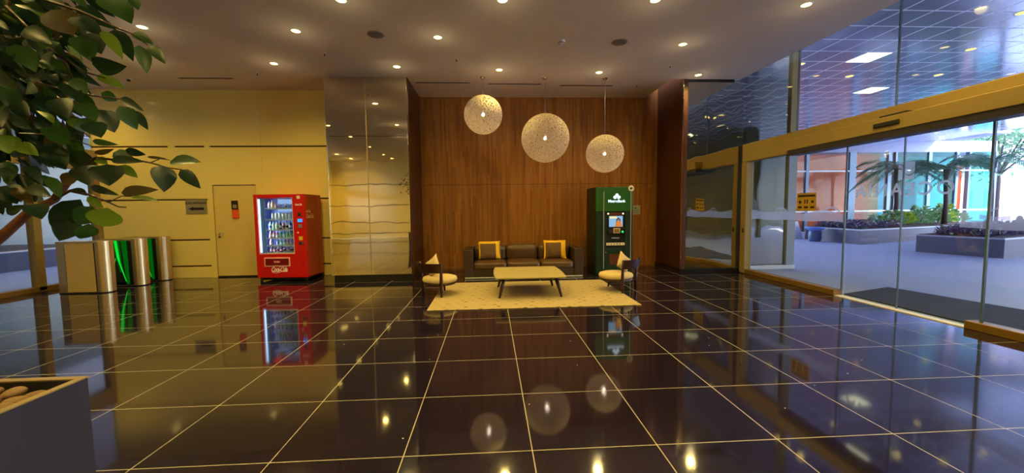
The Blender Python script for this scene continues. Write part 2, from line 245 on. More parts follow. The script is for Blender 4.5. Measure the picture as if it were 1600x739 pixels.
# ------------------------------------------------------------------ mesh helpers
class MB:
    """collects shapes; build() links them as one mesh object"""
    def __init__(s): s.bm = bmesh.new(); s.mi = 0
    def _face(s, vs):
        try:
            f = s.bm.faces.new(vs); f.material_index = s.mi; return f
        except ValueError: return None
    def box(s, x0, x1, y0, y1, z0, z1, bev=0.0, rot=None, seg=2):
        t = bmesh.new(); r = bmesh.ops.create_cube(t, size=1.0)
        bmesh.ops.scale(t, vec=(abs(x1 - x0), abs(y1 - y0), abs(z1 - z0)), verts=t.verts)
        if bev: bmesh.ops.bevel(t, geom=t.edges[:], offset=bev, segments=seg, profile=0.7, affect='EDGES')
        c = Vector(((x0 + x1) / 2, (y0 + y1) / 2, (z0 + z1) / 2))
        for v in t.verts:
            p = v.co.copy()
            if rot: p = rot @ p
            v.co = p + c
        s.merge(t); return s
    def merge(s, t, mi=None):
        mp = {v: s.bm.verts.new(v.co) for v in t.verts}
        for f in t.faces:
            g = s._face([mp[v] for v in f.verts])
            if g: g.smooth = f.smooth
        t.free()
    def prism(s, pts, z0, z1):
        a = [s.bm.verts.new((x, y, z0)) for x, y in pts]; b = [s.bm.verts.new((x, y, z1)) for x, y in pts]
        s._face(a[::-1]); s._face(b); n = len(pts)
        for i in range(n): s._face([a[i], a[(i + 1) % n], b[(i + 1) % n], b[i]])
        return s
    def poly(s, pts):
        s._face([s.bm.verts.new(p) for p in pts]); return s
    def extr(s, pts, d):
        """closed outline of 3D points pushed along d"""
        d = Vector(d); a = [s.bm.verts.new(p) for p in pts]; b = [s.bm.verts.new(Vector(p) + d) for p in pts]
        s._face(a[::-1]); s._face(b); n = len(pts)
        for i in range(n): s._face([a[i], a[(i + 1) % n], b[(i + 1) % n], b[i]])
        return s
    def tube(s, pts, r, n=10, r1=None, cap=True):
        pts = [Vector(p) for p in pts]; L = len(pts); rings = []
        up = Vector((0, 0, 1))
        for i, p in enumerate(pts):
            d = (pts[min(i + 1, L - 1)] - pts[max(i - 1, 0)]).normalized()
            if abs(d.dot(up)) > 0.98: a = Vector((1, 0, 0))
            else: a = up.cross(d).normalized()
            b = d.cross(a).normalized()
            rr = r if r1 is None else r + (r1 - r) * i / (L - 1)
            if isinstance(r, (list, tuple)): rr = r[i]
            rings.append([s.bm.verts.new(p + a * math.cos(t) * rr + b * math.sin(t) * rr) for t in [2 * PI * k / n for k in range(n)]])
        for i in range(L - 1):
            for k in range(n):
                f = s._face([rings[i][k], rings[i][(k + 1) % n], rings[i + 1][(k + 1) % n], rings[i + 1][k]])
                if f: f.smooth = True
        if cap: s._face(rings[0][::-1]); s._face(rings[-1])
        return s
    def lathe(s, prof, n=24, c=(0, 0, 0), sx=1.0, sy=1.0, smooth=True):
        rings = []
        for r, z in prof:
            if r < 1e-6: rings.append([s.bm.verts.new((c[0], c[1], c[2] + z))])
            else: rings.append([s.bm.verts.new((c[0] + sx * r * math.cos(2 * PI * k / n), c[1] + sy * r * math.sin(2 * PI * k / n), c[2] + z)) for k in range(n)])
        for a, b in zip(rings, rings[1:]):
            for k in range(n):
                q = []
                for v in ((a[0] if len(a) == 1 else a[k]), (a[0] if len(a) == 1 else a[(k + 1) % n]), (b[0] if len(b) == 1 else b[(k + 1) % n]), (b[0] if len(b) == 1 else b[k])):
                    if v not in q: q.append(v)
                if len(q) > 2:
                    f = s._face(q)
                    if f: f.smooth = smooth
        return s
    def sphere(s, c, r, sub=3, sc_=(1, 1, 1)):
        t = bmesh.new(); bmesh.ops.create_icosphere(t, subdivisions=sub, radius=r)
        for v in t.verts: v.co = Vector((v.co.x * sc_[0] + c[0], v.co.y * sc_[1] + c[1], v.co.z * sc_[2] + c[2]))
        for f in t.faces: f.smooth = True
        s.merge(t); return s
    def disc(s, c, r, axis='z', n=24, depth=0.004):
        c = Vector(c); pts = []
        for k in range(n):
            a = 2 * PI * k / n; u, v = r * math.cos(a), r * math.sin(a)
            pts.append(c + (Vector((u, v, 0)) if axis == 'z' else Vector((u, 0, v)) if axis == 'y' else Vector((0, u, v))))
        s.extr(pts, {'z': (0, 0, depth), 'y': (0, depth, 0), 'x': (depth, 0, 0)}[axis]); return s
    def build(s, name, mats, parent=None, label=None, cat=None, group=None, kind=None, loc=None, rz=0.0, smooth=False, subsurf=0, recalc=True):
        if recalc: bmesh.ops.recalc_face_normals(s.bm, faces=s.bm.faces)
        me = bpy.data.meshes.new(name); s.bm.to_mesh(me); s.bm.free()
        for m_ in (mats if isinstance(mats, (list, tuple)) else [mats]): me.materials.append(m_)
        if smooth: me.polygons.foreach_set('use_smooth', [True] * len(me.polygons))
        o = bpy.data.objects.new(name, me); COL.objects.link(o)
        if parent: o.parent = parent
        if loc: o.location = loc
        if rz: o.rotation_euler.z = rz
        if subsurf:
            sm = o.modifiers.new('smooth', 'SUBSURF'); sm.levels = subsurf; sm.render_levels = subsurf
        tag(o, label, cat, group, kind); return o

def tag(o, label=None, cat=None, group=None, kind=None):
    if label: o['label'] = label
    if cat: o['category'] = cat
    if group: o['group'] = group
    if kind: o['kind'] = kind
    return o

def thing(name, label, cat, loc=(0, 0, 0), rz=0.0, group=None, kind=None):
    o = bpy.data.objects.new(name, None); COL.objects.link(o); o.location = loc; o.rotation_euler = (0, 0, rz); o.empty_display_size = 0.1
    return tag(o, label, cat, group, kind)

def copy_tree(o, parent=None):
    c = o.copy(); COL.objects.link(c)
    if parent: c.parent = parent; c.matrix_parent_inverse = o.matrix_parent_inverse
    for ch in list(o.children):
        copy_tree(ch, c)
    return c

def text(name, s, size, loc, rot, m_, parent=None, extrude=0.001, align='CENTER', sx=1.0, spacing=1.0, bold=0.0, label=None, shear=0.0):
    cu = bpy.data.curves.new(name, 'FONT'); cu.body = s; cu.size = size; cu.extrude = extrude; cu.align_x = align; cu.align_y = 'CENTER'; cu.space_character = spacing; cu.offset = bold; cu.shear = shear
    cu.materials.append(m_); o = bpy.data.objects.new(name, cu); COL.objects.link(o); o.location = loc; o.rotation_euler = rot; o.scale.x = sx
    if parent: o.parent = parent
    me = bpy.data.meshes.new_from_object(o); me.name = name; q = bpy.data.objects.new(name, me); COL.objects.link(q)
    q.location, q.rotation_euler, q.scale = o.location, o.rotation_euler, o.scale; bpy.data.objects.remove(o); bpy.data.curves.remove(cu)
    if parent: q.parent = parent
    if label: q['label'] = label
    return q
SKY, SUN, EXPO = 11.0, 10.0, 0.0
LEAVES = [[-0.896,1.148,1.65,-0.795,1.124,1.644,0.038,1],[-0.936,1.173,1.64,-0.918,1.153,1.563,0.06,0],[-0.848,1.121,1.623,-0.793,1.115,1.57,0.033,0],[-1.046,1.257,1.676,-1.0,1.275,1.672,0.009,3],[-1.11,1.232,1.567,-0.988,1.216,1.574,0.034,3],[-1.16,1.196,1.584,-1.069,1.182,1.557,0.022,0],[-0.997,1.138,1.551,-0.902,1.114,1.537,0.017,2],[-1.066,1.144,1.519,-1.108,1.17,1.465,0.075,2],[-1.215,1.243,1.555,-1.186,1.261,1.522,0.023,2],[-1.195,1.238,1.525,-1.227,1.22,1.471,0.059,1],[-1.132,1.16,1.475,-1.169,1.167,1.432,0.051,1],[-1.219,1.227,1.545,-1.328,1.248,1.456,0.071,0],[-1.267,1.251,1.491,-1.287,1.226,1.424,0.064,0],[-1.086,1.207,1.645,-1.041,1.217,1.609,0.031,2],[-1.099,1.191,1.647,-1.083,1.172,1.583,0.078,0],[-1.155,1.186,1.645,-1.129,1.161,1.585,0.065,0],[-1.228,1.26,1.694,-1.264,1.281,1.647,0.073,0],[-1.101,1.198,1.661,-0.994,1.186,1.653,0.026,0],[-1.141,1.255,1.69,-1.082,1.26,1.665,0.037,1],[-1.102,1.251,1.696,-1.06,1.272,1.684,0.025,0],[-1.134,1.191,1.676,-1.074,1.186,1.688,0.017,3],[-1.144,1.206,1.666,-1.109,1.202,1.647,0.026,2],[-1.087,1.136,1.703,-1.007,1.124,1.69,0.017,1],[-1.326,1.24,1.707,-1.237,1.213,1.636,0.077,0],[-1.175,1.117,1.703,-1.134,1.125,1.735,0.061,1],[-1.302,1.155,1.7,-1.247,1.157,1.667,0.038,2],[-1.366,1.185,1.73,-1.345,1.176,1.675,0.06,2],[-1.487,1.27,1.593,-1.422,1.251,1.538,0.069,0],[-1.303,1.176,1.586,-1.226,1.158,1.552,0.034,0],[-1.282,1.211,1.616,-1.242,1.198,1.55,0.031,1],[-1.362,1.167,1.635,-1.335,1.182,1.613,0.021,0],[-1.2,1.161,1.593,-1.147,1.165,1.619,0.034,3],[-1.276,1.255,1.581,-1.201,1.231,1.56,0.032,0],[-1.235,1.12,1.533,-1.197,1.104,1.492,0.049,0],[-1.433,1.232,1.506,-1.389,1.239,1.533,0.027,0],[-1.108,1.148,1.986,-1.07,1.138,1.915,0.054,1],[-1.071,1.138,1.906,-0.98,1.136,1.901,0.05,0],[-1.103,1.117,1.864,-1.078,1.129,1.827,0.035,1],[-1.169,1.253,1.918,-1.112,1.281,1.887,0.032,2],[-1.135,1.228,1.858,-1.115,1.255,1.842,0.031,1],[-0.984,1.113,1.813,-0.915,1.1,1.775,0.024,0],[-1.184,1.265,1.821,-1.153,1.281,1.754,0.069,0],[-1.042,1.176,1.808,-1.019,1.202,1.746,0.043,1],[-1.033,1.209,1.804,-1.011,1.228,1.751,0.026,0],[-1.184,1.157,1.825,-1.145,1.138,1.765,0.055,0],[-1.259,1.181,1.796,-1.202,1.159,1.756,0.03,2],[-1.182,1.171,1.764,-1.157,1.199,1.759,0.026,2],[-1.028,1.163,2.014,-0.959,1.134,1.917,0.042,0],[-1.016,1.117,1.99,-0.953,1.097,1.907,0.032,2],[-1.024,1.235,1.999,-1.001,1.227,1.914,0.04,1],[-0.931,1.156,1.967,-0.876,1.132,1.909,0.029,1],[-1.071,1.267,2.049,-1.006,1.263,2.012,0.032,1],[-1.025,1.143,2.086,-0.942,1.117,2.008,0.071,1],[-0.934,1.119,2.075,-0.907,1.099,2.033,0.028,1],[-1.144,1.218,2.026,-1.098,1.197,1.958,0.058,0],[-1.093,1.117,2.022,-1.016,1.116,1.974,0.053,0],[-1.173,1.15,2.054,-1.15,1.18,2.001,0.084,3],[-1.252,1.13,1.956,-1.206,1.131,1.884,0.053,1],[-1.274,1.234,1.914,-1.236,1.228,1.885,0.049,0],[-1.246,1.268,1.864,-1.189,1.267,1.822,0.037,1],[-1.119,1.149,1.809,-1.076,1.143,1.756,0.046,1],[-1.067,1.116,1.75,-1.036,1.111,1.707,0.053,0],[-1.128,1.15,1.766,-1.115,1.173,1.733,0.05,1],[-1.325,1.243,1.853,-1.284,1.243,1.806,0.05,0],[-1.122,1.115,1.85,-1.071,1.1,1.796,0.041,0]]
TWIGS = [[[[-1.659,1.3,1.337],[-1.538,1.3,1.432],[-1.446,1.3,1.511],[-1.367,1.3,1.55],[-1.31,1.3,1.621],[-1.277,1.3,1.649]],0.016,0.008],[[[-1.179,1.2,1.638],[-1.138,1.2,1.667],[-1.086,1.2,1.659],[-1.033,1.2,1.659],[-0.989,1.2,1.651],[-0.942,1.2,1.636],[-0.901,1.2,1.63]],0.004,0.0015],[[[-0.989,1.2,1.651],[-0.961,1.2,1.662],[-0.933,1.2,1.658]],0.0018,0.001],[[[-1.283,1.22,1.547],[-1.236,1.22,1.573],[-1.184,1.22,1.561],[-1.132,1.22,1.538],[-1.106,1.22,1.524],[-1.084,1.22,1.522]],0.004,0.0015],[[[-1.113,1.2,1.537],[-1.076,1.2,1.555],[-1.05,1.2,1.553]],0.0016,0.001],[[[-1.295,1.2,1.66],[-1.34,1.2,1.736],[-1.271,1.2,1.733],[-1.203,1.2,1.722],[-1.149,1.2,1.7]],0.003,0.0015],[[[-1.203,1.2,1.722],[-1.19,1.2,1.736],[-1.151,1.2,1.725]],0.0015,0.001],[[[-1.341,1.2,2.085],[-1.265,1.2,1.999],[-1.209,1.2,1.951],[-1.153,1.2,1.909],[-1.094,1.2,1.891]],0.005,0.0015],[[[-1.209,1.2,1.951],[-1.176,1.2,1.876],[-1.14,1.2,1.859]],0.002,0.001],[[[-1.321,1.2,2.12],[-1.23,1.2,2.101],[-1.156,1.2,2.079],[-1.106,1.2,2.057],[-1.056,1.2,2.033],[-1.015,1.2,2.016],[-0.973,1.2,1.985]],0.005,0.0015],[[[-1.276,1.2,1.876],[-1.209,1.2,1.858],[-1.124,1.2,1.841],[-1.055,1.2,1.832],[-1.022,1.2,1.801]],0.004,0.0015],[[[-1.248,1.2,1.805],[-1.197,1.2,1.796],[-1.173,1.2,1.769]],0.002,0.001],[[[-1.851,1.45,1.318],[-1.772,1.45,1.695],[-1.683,1.45,1.975],[-1.596,1.45,2.249],[-1.54,1.45,2.415]],0.014,0.005],[[[-1.575,1.35,1.862],[-1.494,1.35,1.903],[-1.435,1.35,1.923]],0.006,0.004]]
# ------------------------------------------------------------------ camera
def view_axes(yaw, pitch, roll):
    f = Vector((math.sin(yaw) * math.cos(pitch), math.cos(yaw) * math.cos(pitch), -math.sin(pitch)))
    r = Vector((math.cos(yaw), -math.sin(yaw), 0)); d = f.cross(r)
    c, s = math.cos(roll), math.sin(roll)
    return c * r + s * d, -s * r + c * d, f
r_, d_, f_ = view_axes(0.055, 0.0683, 0.0124)
cam_d = bpy.data.cameras.new('camera'); cam = bpy.data.objects.new('camera', cam_d); COL.objects.link(cam)
mw = Matrix.Identity(4)
for i, ax in enumerate((r_, -d_, -f_)):
    for j in range(3): mw[j][i] = ax[j]
mw.translation = Vector((0, 0, 1.5)); cam.matrix_world = mw
cam_d.sensor_fit = 'HORIZONTAL'; cam_d.sensor_width = 36.0; cam_d.lens = 605.0 / 1600 * 36; cam_d.clip_start = 0.05; cam_d.clip_end = 400
sc.camera = cam

ZC = 4.33
ST = 'structure'
# ------------------------------------------------------------------ room shell
MB().box(-9.0, 5.78, -5.6, 10.05, -0.12, 0).build('floor', M['floor'], kind=ST)
MB().prism([(-9.05, -5.7), (5.73, -5.7), (5.73, 5.2), (5.59, 8.52), (4.02, 8.52), (4.02, 10.05), (-9.05, 10.05)], ZC, ZC + 0.3).build('ceiling', M['ceiling'], kind=ST)
MB().box(3.9, 5.95, -5.7, 10.05, 5.3, 5.4).build('ceiling_recess', mat('recess_dark', (60, 52, 50), 0.8), kind=ST)
MB().box(-1.74, 4.45, 9.95, 10.05, 0, 5.3).build('wall_back', M['wood'], kind=ST)
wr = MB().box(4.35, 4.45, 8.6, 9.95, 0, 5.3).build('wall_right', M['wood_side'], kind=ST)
MB().box(4.325, 4.349, 8.6, 9.95, 0, 0.1).build('baseboard_right', M['black'], kind=ST)

def paneled(mb, x0, x1, ztop, zg, gap=0.034, plug=None, y=9.42, holes=()):
    """cream panels with dark horizontal joints"""
    zs = [0.0] + [g for g in zg] + [ztop]
    for i in range(len(zs) - 1):
        a = zs[i] + (gap / 2 if i else 0); b = zs[i + 1] - (gap / 2 if i < len(zs) - 2 else 0)
        mb.box(x0, x1, y, y + 0.03, a, b, 0.004, seg=1)
GZ = [0.277, 0.893, 1.83, 3.045]
w = MB(); w.mi = 1
w.box(-9.05, -6.46, 9.45, 9.6, 0, ZC); w.box(-5.45, -3.42, 9.45, 9.6, 0, ZC); w.box(-6.46, -5.45, 9.45, 9.6, 2.17, ZC); w.box(-6.46, -5.45, 9.56, 9.6, 0, 2.17)
w.mi = 0
paneled(w, -9.05, -6.56, ZC, GZ); w.box(-6.56, -6.44, 9.42, 9.45, 0, ZC - 0); paneled(w, -5.3, -3.42, ZC, GZ); w.box(-5.46, -5.3, 9.42, 9.45, 0, 3.028)
w.box(-6.44, -5.46, 9.42, 9.45, 2.165, 3.028); w.box(-6.44, -5.3, 9.42, 9.45, 3.062, ZC); w.box(-7.36, -7.22, 9.42, 9.45, 3.02, 3.07)
w.build('wall_left', [M['cream'], M['groove']], kind=ST)
dr = MB().box(-6.43, -5.47, 9.435, 9.475, 0.03, 2.15, 0.004, seg=1).build('door_2', M['door'], kind=ST)
h = MB(); h.disc((-6.35, 9.43, 1.03), 0.026, 'y', depth=0.008); h.tube([(-6.35, 9.43, 1.03), (-6.35, 9.385, 1.03), (-6.33, 9.375, 1.03), (-6.22, 9.375, 1.035)], 0.009); h.build('door_handle', M['chrome'], dr, label='short steel lever handle')
MB().disc((-6.35, 9.425, 0.955), 0.022, 'y', depth=0.012).build('keyhole_plate', M['darktrack'], dr)
MB().box(-6.44, -5.46, 9.43, 9.5, 0.0, 0.025).build('trim_1', M['blackm'], kind=ST)

# signs on and beside the cream door
s = thing('direction_sign', 'small grey sign with a black left-pointing arrow on the cream wall left of the door', 'sign', (-6.815, 9.417, 1.665))
MB().box(-0.235, 0.235, -0.008, 0.0, -0.165, 0.165, 0.003, seg=1).build('plate', M['signgrey'], s)
text('lettering', 'SOLO ENTRADAS', 0.068, (0.0, -0.0095, 0.085), (PI / 2, 0, 0), M['ink'], s, sx=0.88, bold=0.002)
MB().extr([(-0.18, -0.0085, -0.045), (-0.06, -0.0085, 0.0), (-0.06, -0.0085, -0.018), (0.17, -0.0085, -0.018), (0.17, -0.0085, -0.075), (-0.06, -0.0085, -0.075), (-0.06, -0.0085, -0.095)], (0, -0.002, 0)).build('arrow', M['ink'], s)
s = thing('door_notice', 'narrow notice on the cream door, dark top half and orange bottom half', 'notice', (-5.965, 9.433, 1.6))
MB().box(-0.075, 0.075, -0.01, 0, 0.0, 0.2, 0.004, seg=1).build('dark_card', M['ink'], s); MB().box(-0.04, 0.045, -0.012, -0.01, 0.025, 0.105).build('pictogram', M['signgrey'], s)
MB().box(-0.06, 0.085, -0.009, 0, -0.21, -0.001, 0.02).build('orange_card', M['orange_p'], s)

# mirrored pillar
p = MB().box(-3.40, -1.74, 8.53, 10.05, 0.0, ZC).build('pillar', M['blackm'], kind=ST)
for (a, b) in ((-3.42, -2.605), (-2.59, -1.74)):
    MB().box(a, b, 8.5, 8.53, 0.135, 3.1, 0.002, seg=1).build('mirror_panel', M['mirror'], p)
    MB().box(a, b, 8.5, 8.53, 3.107, ZC, 0.002, seg=1).build('mirror_panel', M['mirror'], p)
MB().box(-2.605, -2.59, 8.497, 8.52, 0.135, ZC).build('joint_strip', M['steel'], p); MB().box(-3.435, -3.42, 8.495, 8.53, 0.135, ZC).build('edge_strip', M['chrome'], p); MB().box(-1.745, -1.73, 8.495, 8.53, 0.135, ZC).build('edge_strip', M['chrome'], p)
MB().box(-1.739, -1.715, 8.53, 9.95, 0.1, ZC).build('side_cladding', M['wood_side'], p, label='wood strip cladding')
MB().box(-3.38, -1.70, 8.49, 8.53, 0, 0.135).box(-1.74, -1.70, 8.53, 9.95, 0, 0.1).build('plinth', M['black'], p)

# mirrored wall by the entrance
p = MB().box(4.45, 5.78, 8.65, 8.8, 0, 5.3).build('wall_mirror', M['blackm'], kind=ST)
MB().box(4.37, 5.76, 8.62, 8.65, 0.1, 5.3).build('mirror_panel', M['mirror2'], p); MB().box(4.345, 4.37, 8.6, 8.65, 0.1, 5.3).build('edge_strip', M['chrome'], p)
MB().box(4.33, 5.76, 8.59, 8.65, 0, 0.1).build('plinth', M['black'], p)

# rear of the lobby, behind the viewpoint (seen in the mirrors and lighting the room)
w = MB(); w.mi = 1; w.box(-9.05, 5.78, -5.75, -5.63, 0, ZC); w.mi = 0
paneled(w, -9.05, -4.2, ZC, GZ, y=-5.63); paneled(w, -4.18, 0.6, ZC, GZ, y=-5.63); paneled(w, 0.62, 5.78, ZC, GZ, y=-5.63)
w.build('wall_rear', [M['cream'], M['groove']], kind=ST)
w = MB(); w.mi = 1; w.box(-9.05, -8.93, -5.6, -3.2, 0, ZC); w.mi = 0
zs = [0.0] + GZ + [ZC]
for i in range(5): w.box(-8.93, -8.9, -5.6, -3.2, zs[i] + .017 * (i > 0), zs[i + 1] - .017 * (i < 4))
w.build('wall_left_rear', [M['cream'], M['groove']], kind=ST)

# ------------------------------------------------------------------ entrance glazing (right) and left glazing
XF = 5.8
f = thing('window_1', None, None, (0, 0, 0), kind=ST)
MB().box(5.7, 5.86, -5.6, 8.55, 2.5, 2.9, 0.01, seg=1).build('window_header', M['gold'], f)
MB().box(5.52, 5.7, -5.6, 7.0, 2.53, 2.73, 0.008, seg=1).build('door_operator_box', M['gold'], f)
MB().box(5.53, 5.76, -5.6, 7.0, 2.44, 2.53).build('operator_underside', M['darktrack'], f)
for a, b in ((6.1, 8.52), (1.2, 4.31), (-5.6, -1.0)):
    MB().box(5.72, 5.88, a, b, 0, 0.1, 0.006, seg=1).build('window_sill', M['goldd'], f)
MB().box(5.7, 5.86, 8.38, 8.55, 0.02, 2.5, 0.006, seg=1).build('window_post', M['gold'], f)
MB().box(5.69, 5.7, 8.42, 8.47, 0.93, 1.02).build('lock', M['blackm'], f)
for a, b, z0, z1 in ((6.05, 8.38, 0.1, 2.5), (1.2, 4.2, 0.1, 2.5), (-5.6, -1.0, 0.1, 2.5)):
    MB().box(XF - 0.006, XF + 0.006, a, b, z0, z1).build('glass_pane', M['glass'], f)
for a, b in ((7.12, 8.6), (5.33, 7.1), (3.6, 5.31), (1.0, 3.58), (-5.6, 0.98)):
    MB().box(XF - 0.006, XF + 0.006, a, b, 2.9, 5.3).build('upper_glass_pane', M['glass'], f)
for y in (7.11, 5.32, 3.59): MB().box(XF - 0.012, XF + 0.012, y - 0.008, y + 0.008, 2.9, 5.3).build('glass_joint', M['mull'], f)
for y in (6.04, 4.2): MB().box(XF - 0.012, XF + 0.012, y - 0.01, y + 0.01, 0.1, 2.5).build('glass_joint', M['mull'], f)
MB().box(5.60, 5.70, 5.0, 5.36, 2.735, 2.77).box(5.50, 5.52, 5.0, 5.36, 2.6, 2.66, 0.008, seg=1).build('motion_sensor', M['blackm'], f)
# frosted wave band on the fixed glass
def wave(y0, y1, z0, z1, ph, name, par):
    n = 40; top = []; bot = []
    for i in range(n + 1):
        y = y0 + (y1 - y0) * i / n
        top.append((XF - 0.008, y, z1 + 0.035 * math.sin(y * 7.0 + ph) * (1 if math.sin(y * 3.1) > -0.4 else .3))); bot.append((XF - 0.008, y, z0 + 0.008 * math.sin(y * 7.0 + ph + .8)))
    mb = MB()
    for i in range(n): mb.poly([bot[i], bot[i + 1], top[i + 1], top[i]])
    return mb.build(name, M['frost'], par, label='frosted wave band')
wave(6.06, 8.3, 1.235, 1.40, 0.4, 'frosted_band', f); wave(2.0, 4.47, 1.21, 1.39, 1.1, 'frosted_band', f)
def swirl(cy, cz, r, par):
    mb = MB(); n = 16
    for i in range(n):
        a0 = PI * (0.15 + 0.85 * i / n); a1 = PI * (0.15 + 0.85 * (i + 1) / n)
        w0 = 0.05 * math.sin(PI * i / n) + 0.008; w1 = 0.05 * math.sin(PI * (i + 1) / n) + 0.008
        mb.poly([(XF - 0.0085, cy + r * math.cos(a0), cz + r * .6 * math.sin(a0)), (XF - 0.0085, cy + r * math.cos(a1), cz + r * .6 * math.sin(a1)), (XF - 0.0085, cy + (r + w1) * math.cos(a1), cz + (r + w1) * .6 * math.sin(a1)), (XF - 0.0085, cy + (r + w0) * math.cos(a0), cz + (r + w0) * .6 * math.sin(a0))])
    mb.build('frosted_swirl', M['frost'], par)
for cy in (6.3, 6.75, 7.45): swirl(cy, 1.36, 0.16, f)
for cy in (3.4, 4.0): swirl(cy, 1.33, 0.22, f)
d = thing('door_1', None, None, (0, 0, 0), kind=ST)
MB().box(5.74, 5.86, 4.31, 6.1, 0.0, 0.012).build('floor_track', M['white'], d)
for a, b in ((5.18, 6.02), (4.22, 5.16)):
    g = MB().box(XF + 0.02, XF + 0.032, a, b, 0.015, 2.5).build('door_leaf', M['glass'], d)
    MB().box(XF + 0.015, XF + 0.037, a, a + 0.012, 0.015, 2.5).build('leaf_edge', M['mull'], g)
    if a < 5:
        pass
# mirrored lettering, made to be read from the forecourt
text('entrance_lettering', 'OCEANIA', 0.25, (XF + 0.034, 5.24, 1.715), (PI / 2, 0, PI / 2), M['film'], d, align='CENTER', sx=1.0, spacing=1.3, bold=0.004)
lg = MB()
def wq(za, zb): return [(XF + 0.035, 5.055 + (5.27 - 5.055) * i / 10, (za if not callable(za) else za(i / 10)), (zb if not callable(zb) else zb(i / 10))) for i in range(11)]
def band(fa, fb):
    for i in range(10):
        y0 = 5.055 + .0215 * i; y1 = y0 + .0215; u0, u1 = i / 10, (i + 1) / 10
        lg.poly([(XF + 0.035, y0, fa(u0)), (XF + 0.035, y1, fa(u1)), (XF + 0.035, y1, fb(u1)), (XF + 0.035, y0, fb(u0))])
w1 = lambda u: 2.03 - .05 * math.sin(u * 5); w2_ = lambda u: 1.965 - .05 * math.sin(u * 5)
band(lambda u: w1(u) + .006, lambda u: 2.10); band(lambda u: w2_(u) + .006, lambda u: w1(u) - .006); band(lambda u: 1.86, lambda u: w2_(u) - .006)
lg.build('entrance_emblem', M['film'], d, label='frosted square emblem with wave lines')
s = thing('rules_sticker', 'ochre sticker with dark pictograms on the entrance glass above the wave band', 'sticker', (XF - 0.012, 6.815, 1.58))
MB().box(-0.003, 0.0, -0.22, 0.22, -0.165, 0.165).build('sheet', M['tan'], s)
ic = MB(); X_ = -0.0045
ic.box(X_, -0.003, -0.19, 0.19, 0.095, 0.13)
ic.disc((X_, 0.14, 0.0), 0.03, 'x', depth=0.0015); ic.box(X_, -0.003, -0.04, -0.015, -0.03, 0.045); ic.box(X_, -0.003, 0.015, 0.04, -0.03, 0.045); ic.extr([(X_, -0.1, 0.0), (X_, -0.14, 0.035), (X_, -0.18, 0.005), (X_, -0.14, -0.025)], (0.0015, 0, 0))
for yy in (-0.14, 0.0, 0.14): ic.box(X_, -0.003, yy - .045, yy + .045, -0.115, -0.08)
ic.build('pictograms', M['ink'], s)

f = thing('window_2', None, None, (0, 0, 0), kind=ST)
MB().box(-9.05, -8.9, -3.2, 9.42, 2.5, 2.95).build('window_header', M['gold'], f)
MB().box(-9.05, -8.9, 8.06, 8.2, 0.02, 2.5, 0.006, seg=1).box(-9.05, -8.9, 9.3, 9.42, 0.02, 2.5).box(-9.05, -8.9, 5.2, 5.34, 0.02, 2.5).build('window_post', M['gold'], f)
MB().box(-9.05, -8.9, -3.2, 9.42, 0, 0.1, 0.006, seg=1).build('window_sill', M['goldd'], f)
MB().box(-8.99, -8.975, -3.2, 9.42, 0.1, 2.5).build('glass_pane', M['glass'], f); MB().box(-8.99, -8.975, -3.2, 9.42, 2.95, ZC).build('upper_glass_pane', M['glass'], f)

# ------------------------------------------------------------------ ceiling fittings
def downlight(loc, label, group='recessed downlights', first=[None]):
    if first[0] is None:
        t = thing('ceiling_light', label, 'ceiling light', loc, 0, group)
        mb = MB(); mb.lathe([(0.062, -0.001), (0.064, -0.008), (0.084, -0.006), (0.088, 0.0)], 28); mb.build('trim_ring', M['white'], t)
        MB().disc((0, 0, -0.004), 0.062, 'z', depth=0.003).build('diffuser', M['lamp'], t)
        first[0] = t
    else:
        t = copy_tree(first[0]); t.location = loc; t['label'] = label; t['group'] = group
    return t
def spot(x, y, z, power, size=math.radians(150), col=(1.0, 0.73, 0.20), rad=0.06):
    l = bpy.data.lights.new('downlight_lamp', 'SPOT'); l.energy = power; l.spot_size = size; l.spot_blend = 0.9; l.color = col; l.shadow_soft_size = rad
    o = bpy.data.objects.new('downlight_lamp', l); COL.objects.link(o); o.location = (x, y, z)
    # added point light in mid-air below each lamp, brightening the ceiling around it
    g = bpy.data.lights.new('ceiling_fill_light', 'POINT'); g.energy = power * 0.0105; g.color = (1.0, 0.78, 0.42); g.shadow_soft_size = 0.0
    h = bpy.data.objects.new('ceiling_fill_light', g); COL.objects.link(h); h.location = (x, y, z - 0.32)
    return o
E_DL = 115
DL = [((-5.21, 6.355), 'bright round downlight half behind the ficus leaves, above the steel gates'),
 ((-2.984, 6.418), 'bright round downlight left of the ceiling speaker in front of the mirrored pillar'),
 ((-0.811, 6.583), 'bright round downlight in the ceiling between the ceiling speaker and the smoke detector'),
 ((-6.339, 7.653), 'round downlight just inside the ficus leaf tips near the cream wall'),
 ((-4.052, 7.788), 'round downlight over the red vending machine beside a small sprinkler'),
 ((-1.783, 7.904), 'round downlight directly in front of the mirrored pillar top right corner'),
 ((0.225, 8.036), 'round downlight between the highest pendant globe and the middle pendant globe'),
 ((2.301, 8.14), 'round downlight above the lowest pendant globe'),
 ((3.378, 6.743), 'bright round downlight right of the round speaker beside the smoke detector'),
 ((4.481, 8.25), 'round downlight at the ceiling edge over the mirrored wall by the entrance'),
 ((4.482, 5.41), 'large-looking downlight in the ceiling corner nearest the upper entrance glass'),
 ((2.291, 5.364), 'downlight cut by the top of the picture, above and right of the smoke detector'),
 ((-1.947, 5.5), 'downlight glowing at the very top of the picture above the left ceiling speaker'),
 ((0.209, 5.43), 'downlight at the very top of the picture between the two ceiling speakers'),
 ((-8.575, 8.252), 'small downlight deep among the ficus leaves at far left')]
for (x, y), lb in DL:
    downlight((x, y, ZC), lb); spot(x, y, ZC - 0.03, E_DL)
